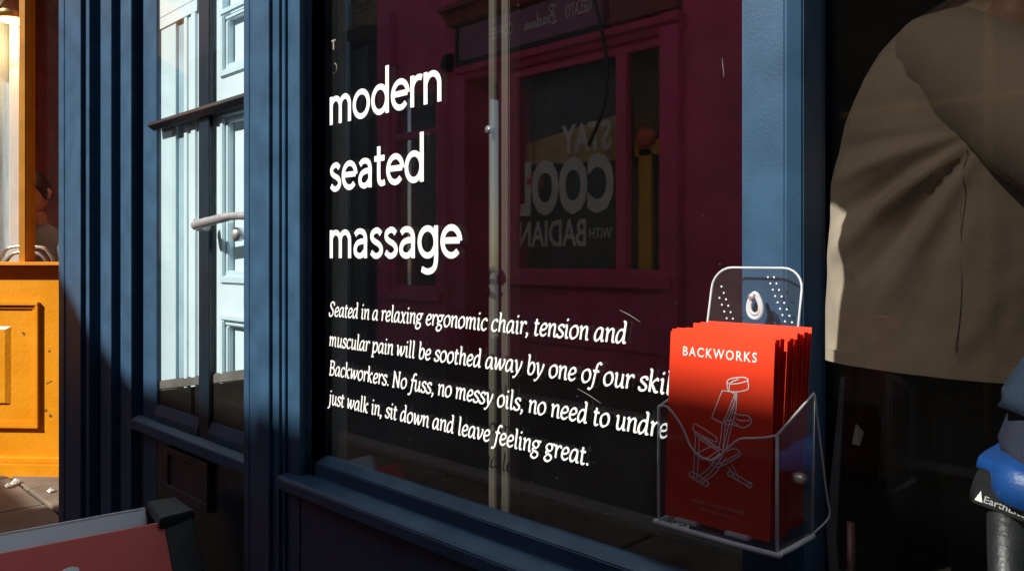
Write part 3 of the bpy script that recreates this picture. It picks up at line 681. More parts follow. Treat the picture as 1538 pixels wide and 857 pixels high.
B().prism([(p.x, p.y) for p in q4], .437, .465, 'z').obj('hinge_cap', mat('worn grey plastic', (.035, .045, .052), rough=.55, var=.2, bump=.3), ab, bevel=.003)
# white letters near the top of the red panel
nrm = Vector((-dr.y, dr.x, 0)); nrm = nrm if nrm.x > 0 else -nrm
dn = (nrm*.36+Vector((0, 0, -.44))).normalized()
def letter_on_board(ch, along, down, h):
    o = R0+dr*along+dn*down+nrm*.0015
    return link('panel_lettering', textmesh(ch, h, basis(o, -dr, -dn), bold=.02), LILE, ab)
letter_on_board('S', .238, .14, .08); letter_on_board('A', .30, .15, .07)

# ------------------------------------------------------------------ the orange shop at the left
BETA = radians(48); OP = Vector((-4.64, .2, 0)); on = Vector((cos(BETA), -sin(BETA), 0)); ot = Vector((sin(BETA), cos(BETA), 0))
osf = thing('orange_shop', 'bright orange panelled shopfront with large window at the left edge', 'shopfront', tuple(OP), 0)
def OM(s, d, z): return OP+ot*s+on*d+Vector((0, 0, z))
def obox(b, s0, s1, d0, d1, z0, z1):
    vs = [OM(s, d, z) for s in (s0, s1) for d in (d0, d1) for z in (z0, z1)]
    return b.add(vs, [(0, 1, 3, 2), (4, 6, 7, 5), (0, 4, 5, 1), (2, 3, 7, 6), (0, 2, 6, 4), (1, 5, 7, 3)])
def osz(px, py, d=0):
    p = atp(px, py, OP+on*d, on); return (p-OP).dot(ot), p.z
sR = .55; sL = -3.2
def oz(py): return osz(44, py)[1]
zp0, zsill = oz(711), oz(400)
obox(B(), sL, sR, -.12, 0, oz(686), oz(408)).obj('lower_wall', ORANGE, osf)
pl = B(); obox(pl, sL, sR, -.12, .035, -.02, oz(694)); obox(pl, sL, sR, -.12, .02, oz(694), oz(686)); pl.obj('plinth', ORANGE, osf, bevel=.004)
sl2 = B(); obox(sl2, sL, sR, -.12, .05, oz(399), oz(393)); obox(sl2, sL, sR, -.12, .03, oz(408), oz(399)); sl2.obj('window_ledge', ORANGE, osf, bevel=.004)
pz1, pz0 = oz(453), oz(642); sEnd = osz(60, 550)[0]; fz0, fz1 = oz(606), oz(490)
for k in range(4):
    e = sEnd-k*.72; s0 = e-.6
    m_ = B()
    for j, (g, d) in enumerate(((0, .018), (.018, .008))):
        wd = .018
        obox(m_, s0+g, e-g, 0, d, pz1-g-wd, pz1-g); obox(m_, s0+g, e-g, 0, d, pz0+g, pz0+g+wd)
        obox(m_, s0+g, s0+g+wd, 0, d-.0008, pz0+g+wd, pz1-g-wd); obox(m_, e-g-wd, e-g, 0, d-.0008, pz0+g+wd, pz1-g-wd)
    m_.obj('panel_moulding', ORANGE, osf, bevel=.002)
    mid = (s0+e)/2 if k else osz(4, 550)[0]-.045
    w2 = .045
    rc = B(); vs = []
    for d, f_ in ((0, 1), (.009, .7)):
        vs += [OM(mid-w2*2*f_, d, fz0+.02*(1-f_)), OM(mid+w2*2*f_, d, fz0+.02*(1-f_)), OM(mid+w2*2*f_, d, fz1-.05*(1-f_)), OM(mid-w2*2*f_, d, fz1-.05*(1-f_))]
    rc.add(vs, [(4, 5, 6, 7), (0, 1, 5, 4), (1, 2, 6, 5), (2, 3, 7, 6), (3, 0, 4, 7), (3, 2, 1, 0)]).obj('raised_panel', ORANGE, osf)
# window joinery
fs0, fs1 = osz(32, 200)[0], osz(42, 200)[0]
fr = B(); obox(fr, fs0, fs1, -.06, .02, zsill, 2.7); fr.obj('window_bar', mat('amber varnish', (.55, .22, .01), rough=.4), osf, bevel=.003)
B_ = B(); obox(B_, sL, sR, -.12, .06, 2.7, 3.2); B_.obj('fascia', ORANGE, osf, bevel=.004)
B_ = B(); obox(B_, sL, sR, -.035, -.03, zsill-.01, 2.7); B_.obj('window_pane', glass('cafe glass', 1.35, (.95, .95, .95), haze=.004), osf)
# upper storey
B_ = B(); obox(B_, sL, sR+.6, -.3, 0, 3.2, 4.2); B_.obj('upper_wall', mat('buff brick render', (.3, .22, .15), rough=.9, bump=.5), osf)
# back room: dark amber walls
AMB = mat('amber brown wall', (.42, .16, .03), rough=.6, var=.3, vscale=4, bump=.2)
B_ = B(); obox(B_, osz(42, 200)[0]+.06, sR, -.85, -.8, -.01, 3.2); obox(B_, sL, sR, -1.6, -1.55, -.01, 3.2); obox(B_, sR-.05, sR, -1.6, -.12, -.01, 3.2); B_.obj('back_wall', AMB, osf)
B_ = B(); obox(B_, sL, sR, -1.6, -.12, 2.9, 2.95); B_.obj('ceiling', AMB, osf)
# pale pillar and curtain, added in place of a building reflected in the glass
PILW = mat('pale plaster pillar', (.85, .82, .76), rough=.8, var=.08); PILB = mat('pale blue curtain', (.5, .62, .68), rough=.8, var=.2, vscale=10, stretch=(6, 6, .4))
B_ = B(); s0 = osz(12, 200, -.3)[0]; s1 = osz(31, 200, -.3)[0]; obox(B_, s0, s1, -.4, -.3, 0, 2.9); B_.obj('reflected_pillar', PILW, osf, bevel=.01)
cpts = B(); n = 26; cs0 = s0-.9
rings = [[tuple(OM(cs0+(s0-cs0)*k/n, -.33+.02*sin(k*1.7), z)) for k in range(n+1)] for z in (.4, 2.8)]
cpts.loft(rings, cap=False, closed=False).obj('reflected_curtain', PILB, osf, smooth=True)
# pendant lamp
lpz = osz(20, 29, -.2)
lx = OM(lpz[0], -.2, 0)
pd = thing('pendant_lamp', 'warm glowing pendant lamp inside the orange shop window', 'lamp', (lx.x, lx.y, lpz[1]))
B().tube([(lx.x, lx.y, lpz[1]-.004), (lx.x, lx.y, lpz[1]+.03), (lx.x, lx.y, lpz[1]+.11), (lx.x, lx.y, lpz[1]+.13)], [.085, .08, .03, .012], 20).obj('lamp_shade', mat('brass shade', (.45, .28, .1), rough=.35, metal=.7), pd, smooth=True)
B().tube([(lx.x, lx.y, lpz[1]-.007), (lx.x, lx.y, lpz[1]-.012)], [.078, .07], 20).obj('diffuser', mat('lit diffuser', (1, .7, .3), emis=(1, .55, .18), estr=3.5), pd)
B().tube([(lx.x, lx.y, lpz[1]+.13), (lx.x, lx.y, 2.9)], .004, 6).obj('cord', BLACKP, pd)
pl_ = bpy.data.lights.new('lamp_bulb', 'POINT'); pl_.energy = 5; pl_.color = (1, .62, .28); pl_.shadow_soft_size = .06
plo = bpy.data.objects.new('lamp_bulb', pl_); COL.objects.link(plo); plo.parent = pd; plo.location = (0, 0, -.09)
# steel cafe chair behind that window
cb = osz(62, 395, -.25)
def chair(s, d, name, lab_):
    c = OM(s, d, 0)
    ch = thing(name, lab_, 'chair', (c.x, c.y, 0))
    def Q(a, dd, z): return OM(s+a, d+dd, z)
    for hh, ww in ((1.16, .15), (1.13, .125)):
        P = [Q(-ww, 0, .62), Q(-ww, 0, hh-.12), Q(-ww+.02, 0, hh-.04), Q(-ww+.07, 0, hh), Q(ww-.07, 0, hh), Q(ww-.02, 0, hh-.04), Q(ww, 0, hh-.12), Q(ww, 0, .62)]
        B().tube(smooth_path(P, 4), .009, 8).obj('back_hoop', mat('polished aluminium', (.6, .6, .58), rough=.25, metal=.9), ch, smooth=True)
    b = B(); b.tube([Q(0, 0, .66), Q(0, 0, 1.14)], .02, 6); b.obj('back_splat', MATS['polished aluminium'], ch)
    b = B(); vs = [Q(a, e, z) for a in (-.17, .17) for e in (-.34, .0) for z in (.62, .64)]
    b.add(vs, [(0, 1, 3, 2), (4, 6, 7, 5), (0, 4, 5, 1), (2, 3, 7, 6), (0, 2, 6, 4), (1, 5, 7, 3)]).obj('seat', MATS['polished aluminium'], ch, bevel=.008)
    for a in (-.15, .15):
        for e in (-.32, -.01): B().tube([Q(a, e, .62), Q(a*1.15, e*1.05, 0)], .011, 8).obj('leg', MATS['polished aluminium'], ch, smooth=True)
chair(osz(56, 395, -.16)[0]-.06, -.16, 'cafe_chair', 'silver metal stool chair with hooped back inside the orange shop')

# ------------------------------------------------------------------ figures
def skin_mesh(joints, edges, mlist=None, sub=2):
    names = list(joints); me = bpy.data.meshes.new('skin'); me.from_pydata([joints[k][0] for k in names], [(names.index(a), names.index(b)) for a, b in edges], [])
    o = bpy.data.objects.new('skin', me); COL.objects.link(o)
    o.modifiers.new('Skin', 'SKIN')
    for i, k in enumerate(names):
        r = joints[k][1]; me.skin_vertices[0].data[i].radius = r if isinstance(r, tuple) else (r, r)
    me.skin_vertices[0].data[0].use_root = True
    sb = o.modifiers.new('Sub', 'SUBSURF'); sb.levels = sub; sb.render_levels = sub
    dg = bpy.context.evaluated_depsgraph_get(); m2 = bpy.data.meshes.new_from_object(o.evaluated_get(dg))
    bpy.data.objects.remove(o); bpy.data.meshes.remove(me)
    for p in m2.polygons: p.use_smooth = True
    return m2
SKIN = mat('skin', (.5, .27, .19), rough=.5, var=.08)
def chain(*k): return list(zip(k, k[1:]))
def hand(J, E, wrist, wp, d, side, pal):
    # palm from wrist along d; pal = palm spread direction
    d = Vector(d).normalized(); pal = Vector(pal).normalized(); dwn = d.cross(pal)
    J[wrist+'p'] = (wp+d*.05, (.028, .016)); E.append((wrist, wrist+'p'))
    J[wrist+'q'] = (wp+d*.085, (.03, .014)); E.append((wrist+'p', wrist+'q'))
    for k, (o, l) in enumerate(((-.03, .07), (-.01, .08), (.01, .075), (.03, .058))):
        a = wp+d*.1+pal*o
        J[f'{wrist}f{k}a'] = (a, .0095); J[f'{wrist}f{k}b'] = (a+d*l*.5+dwn*.008, .0085); J[f'{wrist}f{k}c'] = (a+d*l*.85+dwn*.026, .0075)
        E += [(wrist+'q', f'{wrist}f{k}a'), (f'{wrist}f{k}a', f'{wrist}f{k}b'), (f'{wrist}f{k}b', f'{wrist}f{k}c')]
    a = wp+d*.03-pal*.03
    J[wrist+'ta'] = (a, .012); J[wrist+'tb'] = (a+d*.035-pal*.022+dwn*.01, .01); J[wrist+'tc'] = (a+d*.062-pal*.03+dwn*.018, .0085)
    E += [(wrist+'p', wrist+'ta'), (wrist+'ta', wrist+'tb'), (wrist+'tb', wrist+'tc')]
def head_parts(root, c, face, hair, r=.1):
    f = Vector(face).normalized(); up_ = Vector((0, 0, 1)); sd_ = f.cross(up_).normalized()
    b = B(); nu, nv = 16, 12; rings = []
    for j in range(1, nv):
        th = pi*j/nv; ring = []
        for i in range(nu):
            ph = 2*pi*i/nu; x = sin(th)*cos(ph); y = sin(th)*sin(ph); z = cos(th)
            wdt = .78*(1-.18*max(0, -z)); rr_ = r*(1.0 if z > 0 else 1.0)
            ring.append(c+f*x*r*(.98 if x > 0 else 1.05)*(1 if z > -.3 else .95)+sd_*y*r*wdt+up_*z*r*1.28)
        rings.append(ring)
    b.loft(rings).obj('head', SKIN, root, smooth=True, subd=1)
    n = B(); n.tube([c+f*r*.97+up_*.02, c+f*r*1.1-up_*.012, c+f*r*1.16-up_*.03, c+f*r*1.0-up_*.038], [.006, .011, .014, .008], 8); n.obj('nose', SKIN, root, smooth=True)
    m = B(); m.tube([c+f*r*.9+sd_*.022-up_*.062, c+f*r*1.0-up_*.06, c+f*r*.9-sd_*.022-up_*.062], [.004, .007, .004], 6); m.obj('mouth', mat('lips', (.35, .12, .1), rough=.5), root, smooth=True)
    for s in (-1, 1):
        e = c+f*r*.86+sd_*s*.032+up_*.008
        B().tube([e-f*.006, e+f*.006, e+f*.009], [.012, .011, .004], 8).obj('eye', mat('eye dark', (.05, .04, .035), rough=.2), root, smooth=True)
        e = c+sd_*s*r*.76
        B().tube([e+up_*.025, e+sd_*s*.012+up_*.01-f*.008, e+sd_*s*.008-up_*.03], [.008, .012, .007], 8).obj('ear', SKIN, root, smooth=True)
    h = B(); rings = []
    for j in range(0, 8):
        th = pi*(.04+.56*j/7); ring = []
        for i in range(20):
            ph = 2*pi*i/20; x = sin(th)*cos(ph); y = sin(th)*sin(ph); z = cos(th)
            if x > .35 and z < .35: z = .35+(z-.35)*.15; 
            q = 1.09+.02*sin(7*ph+j)
            ring.append(c+f*x*r*1.0*q-f*.006+sd_*y*r*.8*q+up_*z*r*1.3*q)
        rings.append(ring)
    h.loft(rings).obj('hair', hair, root, smooth=True)

SHIRT = mat('taupe cotton shirt', (.52, .415, .31), rough=.9, var=.1, vscale=5, bump=.5, bscale=300, sheen=.2)
BLK = mat('black trousers', (.005, .005, .006), rough=.95, var=.2, spec=.05)
HAIRD = mat('dark hair', (.012, .009, .008), rough=.5, var=.3, vscale=40)
# standing therapist, seen from behind through the right-hand window
py0 = .93
m1 = thing('person', 'standing person in loose taupe shirt and black trousers leaning over behind right window', 'person', (-.5, py0, 0))
V = Vector
J = {}; E = []
J['pelvis'] = (V((-.57, py0, .97)), (.09, .07)); J['waist'] = (V((-.57, py0, 1.08)), (.14, .10)); J['chest'] = (V((-.54, py0, 1.3)), (.16, .11)); J['nb'] = (V((-.47, py0-.02, 1.5)), (.09, .08)); J['neck'] = (V((-.42, py0-.03, 1.58)), .055); J['hb'] = (V((-.38, py0-.05, 1.66)), .06)
for s, n_ in ((-1, 'l'), (1, 'r')):
    J['hip'+n_] = (V((-.57+s*.09, py0, .86)), .06); J['kn'+n_] = (V((-.58+s*.13, py0-.02, .48)), .062); J['an'+n_] = (V((-.58+s*.14, py0+.03, .09)), .042); J['toe'+n_] = (V((-.58+s*.16, py0-.12, .035)), (.04, .03))
    E += chain('pelvis', 'hip'+n_, 'kn'+n_, 'an'+n_, 'toe'+n_)
E += chain('pelvis', 'waist', 'chest', 'nb', 'neck', 'hb')
J['shr'] = (V((-.38, py0-.1, 1.46)), .07); J['elr'] = (V((-.12, py0-.2, 1.24)), .045); J['wrr'] = (V((.1, py0-.16, 1.08)), .028)
J['shl'] = (V((-.56, py0+.14, 1.48)), .07); J['ell'] = (V((-.3, py0+.2, 1.26)), .045); J['wrl'] = (V((-.05, py0+.1, 1.12)), .028)
E += chain('nb', 'shr', 'elr', 'wrr')+chain('nb', 'shl', 'ell', 'wrl')
hand(J, E, 'wrr', V((.1, py0-.16, 1.08)), (.8, .1, -.55), 1, (.1, 1, .1)); hand(J, E, 'wrl', V((-.05, py0+.1, 1.12)), (.85, -.1, -.5), 1, (.1, 1, .1))
link('body', skin_mesh(J, E), SKIN, m1)
# trousers
tr = B()
for s in (-1, 1):
    pts = [(V((-.57+s*.07, py0, .93)), .09), (V((-.57+s*.09, py0, .84)), .112), (V((-.58+s*.13, py0-.02, .48)), .09), (V((-.58+s*.14, py0+.02, .12)), .075)]
    tr.tube([p for p, r in pts], [r for p, r in pts], 16)
tr.obj('trousers', BLK, m1, smooth=True)
for s in (-1, 1):
    c = V((-.58+s*.15, py0-.04, .04)); b = B()
    b.tube([c+V((0, .1, 0)), c+V((0, .06, .012)), c+V((0, -.06, .005)), c+V((0, -.13, -.01))], [.03, .045, .042, .022], 12); b.obj('shoe', BLACKP, m1, smooth=True)
# shirt: lofted rings with folds
def outline(z):                                    # left edge, right edge by height
    tab = [(.83, -.822, -.34), (.9, -.815, -.33), (1.05, -.806, -.30), (1.2, -.80, -.27), (1.3, -.79, -.24), (1.4, -.765, -.24), (1.5, -.725, -.25), (1.56, -.69, -.27), (1.6, -.65, -.30), (1.635, -.58, -.34), (1.65, -.52, -.38)]
    for a_, b_ in zip(tab, tab[1:]):
        if z <= b_[0]: k = (z-a_[0])/(b_[0]-a_[0]); return a_[1]+(b_[1]-a_[1])*k, a_[2]+(b_[2]-a_[2])*k
    return tab[-1][1:]
rings = []; NZ = 84; NR = 128
import mathutils
for j in range(NZ+1):
    z = .868+(1.65-.868)*j/NZ; l, r = outline(z); cx, hw = (l+r)/2, (r-l)/2
    hd_ = .15 if z < 1.45 else .15*max(.35, 1-(z-1.45)/.24)
    ring = []
    for i in range(NR):
        ph = 2*pi*i/NR; x = cos(ph); y = sin(ph)
        # diagonal drag folds from lower left to the armpit, a deep crease below the arm, hem flare
        p3 = mathutils.Vector((x*1.1, y*1.1, z*3))
        fold = .010*mathutils.noise.noise(p3*2.1)+.005*mathutils.noise.noise(p3*5)
        if y < .5:
            # drag folds fan out from the armpit towards the lower left
            fx, fz = (cx+hw*x)+.42, z-1.36; an = math.atan2(fz, fx); rd = hypot(fx, fz)
            w_ = max(0, 1-abs(rd-.26)/.24)*max(0, 1-abs(an+2.5)/.75)
            sv_ = sin(an*17+1.5*mathutils.noise.noise(p3*.9))
            fold += .034*w_*(abs(sv_)**1.6*(1 if sv_ > 0 else -1))
        e = abs(x)**.9*(1 if x > 0 else -1)
        ring.append((cx+(hw+fold*(.25 if x < -.85 else 1))*x, py0+(hd_+fold)*y, z+(.012*x if j == 0 else 0)-.02*(1-j/NZ)*x))
    rings.append(ring)
sh = B(); sh.loft(rings, cap=False); sh.loft([rings[-1], [(V(p)-V((-.45, py0, 1.65)))*.5+V((-.45, py0, 1.66)) for p in rings[-1]]], cap=False)
sh.obj('shirt', SHIRT, m1, smooth=True, merge=True)
hb = B(); hb.loft([[(p[0]+.002*(p[0]+.58)/.2, p[1]+.003*(p[1]-py0)/.15, p[2]+dz_) for p in rings[0]] for dz_ in (-.002, .026)], cap=False); hb.obj('shirt_hem', SHIRT, m1, smooth=True)
sv = B(); P = [V((-.645, py0-.01, 1.56)), V((-.60, py0-.035, 1.555)), V((-.52, py0-.07, 1.51)), V((-.40, py0-.12, 1.40)), V((-.27, py0-.17, 1.275)), V((-.17, py0-.2, 1.19))]
SP = smooth_path(P, 6); RS = smooth_path([(.012,), (.058,), (.098,), (.116,), (.112,), (.102,)], 6)
sv.tube([p for p in SP], [q[0]+.003*sin(k*1.3)*min(1, k/10) for k, q in enumerate(RS)], 32).obj('sleeve', SHIRT, m1, smooth=True)
sm_ = B(); sp_ = []
for k in range(14):
    z = 1.31-.39*k/13; l, r = outline(z); cx, hw = (l+r)/2, (r-l)/2; xx = -.475-.004*sin(k*.5)-.02*k/13; q = (xx-cx)/hw
    sp_.append((xx, py0-.152*math.sqrt(max(.05, 1-q*q))-.004, z))
sm_.tube(sp_, .0011, 6).obj('side_seam', SHIRT, m1, smooth=True)
sv = B(); P = [V((-.5, py0+.12, 1.5)), V((-.4, py0+.2, 1.38)), V((-.3, py0+.22, 1.27))]
sv.tube(smooth_path(P, 5), .09, 18).obj('sleeve', SHIRT, m1, smooth=True)
head_parts(m1, V((-.35, py0-.06, 1.76)), (.8, .1, -.3), HAIRD)

# massage chair and seated client at the right edge
CY = .33; _h = at(1486, 640, CY-.1); HP_ = Vector((_h[0]+.145, CY, at(1500, 618, CY-.15)[1]-.03))
mc = thing('massage_chair', 'massage chair with bright blue cushion and black post at right edge', 'massage chair', (-.2, CY, 0))
BLUE = mat('bright blue vinyl', (.008, .06, .24), rough=.45, var=.1, vscale=10, bump=.25, bscale=200)
xc0, zc0 = at(1446, 706, CY-.16)
cu = B(); rings = []
L_ = .46; ax = V((cos(radians(-13)), 0, sin(radians(-13)))); az = V((-ax.z, 0, ax.x)); c0 = V((xc0, CY, zc0))
for k in range(33):
    t = k/32; e = min(1, sin(min(t, .12)/.12*pi/2)+.0) if t < .12 else 1
    if t > .88: e = sin((1-t)/.12*pi/2)
    e = max(.35, e); ring = []
    for i in range(20):
        ph = 2*pi*i/20; cx_, sx_ = cos(ph), sin(ph)
        sgx = (abs(cx_)**.38)*(1 if cx_ > 0 else -1); sgz = (abs(sx_)**.38)*(1 if sx_ > 0 else -1)
        ring.append(c0+ax*L_*t+V((0, 1, 0))*(.15+.012*e)*sgx*e**.4+az*.031*sgz*e)
    rings.append(ring)
cu.loft(rings).obj('seat_cushion', BLUE, mc, smooth=True)
pxx, pzz = at(1512, 745, CY-.12)
bx = V((pxx, CY-.12, pzz))
bk = B()
for s in (0,):
    bk.tube([bx+V((-.034, .0, .009)), bx+V((.14, 0, -.03))], .022, 12)
bk.obj('clamp', BLACKP, mc, smooth=True)
lbl = B(); o_ = bx+V((-.03, -.0228, .003)); exl = V((.97, 0, -.21)).normalized(); ezl = V((.21, 0, .97)).normalized()
lbo = B().add([o_+ezl*-.012, o_+exl*.075+ezl*-.012, o_+exl*.075+ezl*.012, o_+ezl*.012], [(0, 1, 2, 3)]).obj('label', mat('label black', (.02, .02, .02), rough=.3), mc)
link('label_lettering', textmesh('EarthLite', .009, basis(o_+exl*.012-ezl*.007+V((0, -.0006, 0)), exl, ezl), width_to=.046, bold=.01), mat('grey label print', (.45, .45, .45)), lbo)
tri = B().add([o_+exl*.002-ezl*.008+V((0, -.0007, 0)), o_+exl*.011-ezl*.008+V((0, -.0007, 0)), o_+exl*.0065+ezl*.006+V((0, -.0007, 0))], [(0, 1, 2)]).obj('label_mark', WHITEV, lbo)
B().tube([bx+V((.0, 0, -.01)), bx+V((.005, 0, -.62))], .022, 14).obj('post', BLACKP, mc, smooth=True)
B().tube([bx+V((.0, 0, -.02)), bx+V((.2, 0, .02)), bx+V((.3, 0, -.1)), bx+V((.45, 0, -.62))], .018, 10).obj('frame', BLACKP, mc, smooth=True)
for s in (-1, 1): B().tube([bx+V((.005, s*.0, -.6)), bx+V((.005, s*.2, -.61))], .02, 10).obj('foot', BLACKP, mc, smooth=True)
kn = bx+V((.045, -.025, -.02)); B().tube([kn, kn+V((0, -.012, 0)), kn+V((0, -.016, 0))], [.009, .009, .004], 10).obj('bolt', STEEL, mc, smooth=True)
ch_ = B(); rings = []
for k in range(9):
    t = k/8; e = max(.4, sin(pi*min(max(t, .05), .95))**.3)
    rings.append([HP_+V((.36, 0, .05))+V((.1*t*1.2, 0, .38*t))+V((0, .13*cos(q), 0))*e+V((.9, 0, -.3)).normalized()*.03*sin(q)*e for q in [2*pi*i/16 for i in range(16)]])
ch_.loft(rings).obj('chest_cushion', BLUE, mc, smooth=True)
# client
DEN = mat('slate blue shirt', (.030, .046, .078), rough=.85, var=.15, vscale=12, bump=.4, bscale=260, spec=.1)
JEAN = mat('grey blue trousers', (.038, .044, .07), rough=.85, var=.12, vscale=14, bump=.5, bscale=300, spec=.1)
cl = thing('person', 'seated person in slate blue shirt and grey trousers on the massage chair', 'person', (-.2, CY, .75))
J = {}; E = []
_h = at(1486, 640, CY-.1); HP_ = V((_h[0]+.145, CY, at(1500, 618, CY-.15)[1]-.03))
J['pelvis'] = (HP_, (.115, .15)); J['waist'] = (HP_+V((.05, 0, .17)), (.1, .13)); J['chest'] = (HP_+V((.15, 0, .36)), (.11, .15)); J['nb'] = (HP_+V((.24, 0, .5)), (.07, .09)); J['neck'] = (HP_+V((.3, 0, .56)), .05); J['hb'] = (HP_+V((.36, 0, .6)), .06)
E += chain('pelvis', 'waist', 'chest', 'nb', 'neck', 'hb')
for s, n_ in ((-1, 'l'), (1, 'r')):
    J['hip'+n_] = (HP_+V((.06, s*.1, -.01)), .095); J['kn'+n_] = (HP_+V((.42, s*.16, -.16)), .065); J['an'+n_] = (HP_+V((.24, s*.18, -.70)), .045); J['toe'+n_] = (HP_+V((.34, s*.19, HP_.z*-1+.04)) if False else V((HP_.x+.36, CY+s*.19, .045)), .03)
    E += chain('pelvis', 'hip'+n_, 'kn'+n_, 'an'+n_, 'toe'+n_)
    J['sh'+n_] = (HP_+V((.22, s*.18, .46)), .06); J['el'+n_] = (HP_+V((.4, s*.2, .25)), .042); J['wr'+n_] = (HP_+V((.62, s*.12, .28)), .026)
    E += chain('nb', 'sh'+n_, 'el'+n_, 'wr'+n_)
    hand(J, E, 'wr'+n_, HP_+V((.62, s*.12, .28)), (.95, -s*.2, -.05), 1, (0, s*.3, 1))
link('body', skin_mesh(J, E), SKIN, cl)
def blob(name, m, secs, n=24, wob=.004, fl=9):
    rings = []
    for k, (c, a, b_, u_, v_) in enumerate(secs):
        rings.append([V(c)+V(u_)*a*cos(q)*(1+wob/a*sin(fl*q+k*1.3))+V(v_)*b_*sin(q)*(1+wob/b_*sin(fl*q*.7+k)) for q in [2*pi*i/n for i in range(n)]])
    return B().loft(rings).obj(name, m, cl, smooth=True)
A1 = (1, 0, 0); A2 = (0, 1, 0)
secs = [(HP_+V((-.005, 0, -.075)), .11, .15, A1, A2), (HP_+V((-.01, 0, -.06)), .135, .175, A1, A2), (HP_+V((-.01, 0, -.02)), .14, .18, A1, A2), (HP_+V((0, 0, .05)), .13, .175, A1, A2), (HP_+V((.02, 0, .1)), .12, .165, A1, A2)]
blob('trousers', JEAN, secs)
secs = [(HP_+V((-.005, 0, .028)), .148, .192, A1, A2), (HP_+V((0, 0, .045)), .146, .19, A1, A2), (HP_+V((.02, 0, .1)), .132, .18, A1, A2), (HP_+V((.05, 0, .17)), .125, .17, A1, A2), (HP_+V((.15, 0, .36)), .135, .19, A1, A2), (HP_+V((.22, 0, .46)), .11, .19, A1, A2), (HP_+V((.26, 0, .53)), .06, .08, A1, A2)]
blob('shirt', DEN, secs, wob=.006)
for s in (-1, 1):
    B().tube(smooth_path([HP_+V((.2, s*.15, .46)), HP_+V((.3, s*.2, .36)), HP_+V((.4, s*.2, .26))], 4), [.08]*5+[.065]*4, 16).obj('sleeve', DEN, cl, smooth=True)
    B().tube(smooth_path([HP_+V((.02, s*.09, -.01)), HP_+V((.25, s*.13, -.08)), HP_+V((.43, s*.16, -.17)), HP_+V((.33, s*.17, -.35)), HP_+V((.25, s*.18, -.62))], 4), [.11, .108, .105, .1, .095, .09, .088, .085, .083, .08, .075, .072, .07, .068, .065, .062, .06], 16).obj('trouser_leg', JEAN, cl, smooth=True)
head_parts(cl, HP_+V((.44, 0, .66)), (.8, 0, -.6), mat('brown hair', (.05, .03, .02), rough=.5))
# small things in the dark under the therapist
c = at(1289, 650, .6); tg = B().add([(c[0]-.004, .6, c[1]+.018), (c[0]+.004, .597, c[1]-.022), (c[0]-.012, .6, c[1]-.022), (c[0]+.008, .606, c[1]+.002)], [(0, 1, 2), (0, 3, 1)]).obj('towel_corner', mat('grey towel', (.25, .24, .26), rough=.95))
tg2 = tag(tg, 'small pale grey folded cloth corner hanging in the dark below the taupe shirt', 'cloth')
c = at(1278, 800, .5)
tag(B().tube([(c[0], .5, c[1]+.02), (c[0]+.002, .5, c[1]-.1), (c[0], .5, .0)], [.007, .008, .008], 10).obj('stool_leg', mat('pink lacquer', (.16, .07, .08), rough=.4), smooth=True), 'slim dusky pink upright leg in the dark beside the holder', 'stool leg')

# person sitting in the orange shop
pc = osz(60, 300, -.48)
ps = thing('person', 'small seated person in grey jacket inside the orange shop window', 'person', tuple(OM(pc[0], -.48, .6)))
def Q(a, d, z): return OM(pc[0]+a, -.48+d*.7, z)
GR = mat('grey jacket', (.2, .2, .21), rough=.85, var=.15, vscale=8, bump=.3)
J = {}; E = []
J['pelvis'] = (Q(0, 0, .72), .08); J['waist'] = (Q(0, 0, .88), .07); J['chest'] = (Q(0, .02, 1.1), .07); J['nb'] = (Q(0, .02, 1.22), .05); J['neck'] = (Q(0, .03, 1.32), .05); J['hb'] = (Q(0, .03, 1.38), .055)
E += chain('pelvis', 'waist', 'chest', 'nb', 'neck', 'hb')
for s, n_ in ((-1, 'l'), (1, 'r')):
    J['sh'+n_] = (Q(s*.14, .02, 1.2), .04); J['el'+n_] = (Q(s*.2, .08, .98), .04); J['wr'+n_] = (Q(s*.1, .24, .95), .028)
    E += chain('nb', 'sh'+n_, 'el'+n_, 'wr'+n_)
    hand(J, E, 'wr'+n_, Q(s*.1, .24, .95), on-ot*s*.3, 1, V((0, 0, 1)))
    J['hip'+n_] = (Q(s*.09, .06, .7), .09); J['kn'+n_] = (Q(s*.12, .3, .66), .06); J['an'+n_] = (Q(s*.12, .3, .1), .04); J['toe'+n_] = (Q(s*.12, .4, .04), .03)
    E += chain('pelvis', 'hip'+n_, 'kn'+n_, 'an'+n_, 'toe'+n_)
link('body', skin_mesh(J, E), SKIN, ps)
def blob2(secs, name, m, root):
    rings = [[Q(a*cos(q)*(1+.02*sin(6*q)), d0+b_*sin(q), z) for q in [2*pi*i/20 for i in range(20)]] for (z, a, b_, d0) in secs]
    B().loft(rings).obj(name, m, root, smooth=True)
blob2([(.68, .16, .13, 0), (.8, .17, .14, 0), (.95, .165, .135, 0), (1.1, .18, .135, .02), (1.2, .18, .12, .02), (1.26, .12, .09, .02), (1.3, .06, .06, .02)], 'jacket', GR, ps)
for s in (-1, 1): B().tube(smooth_path([Q(s*.14, .02, 1.2), Q(s*.21, .05, 1.08), Q(s*.2, .1, .98), Q(s*.13, .2, .955)], 4), .062, 12).obj('sleeve', GR, ps, smooth=True)
head_parts(ps, Q(0, .05, 1.47), on, HAIRD, r=.085)

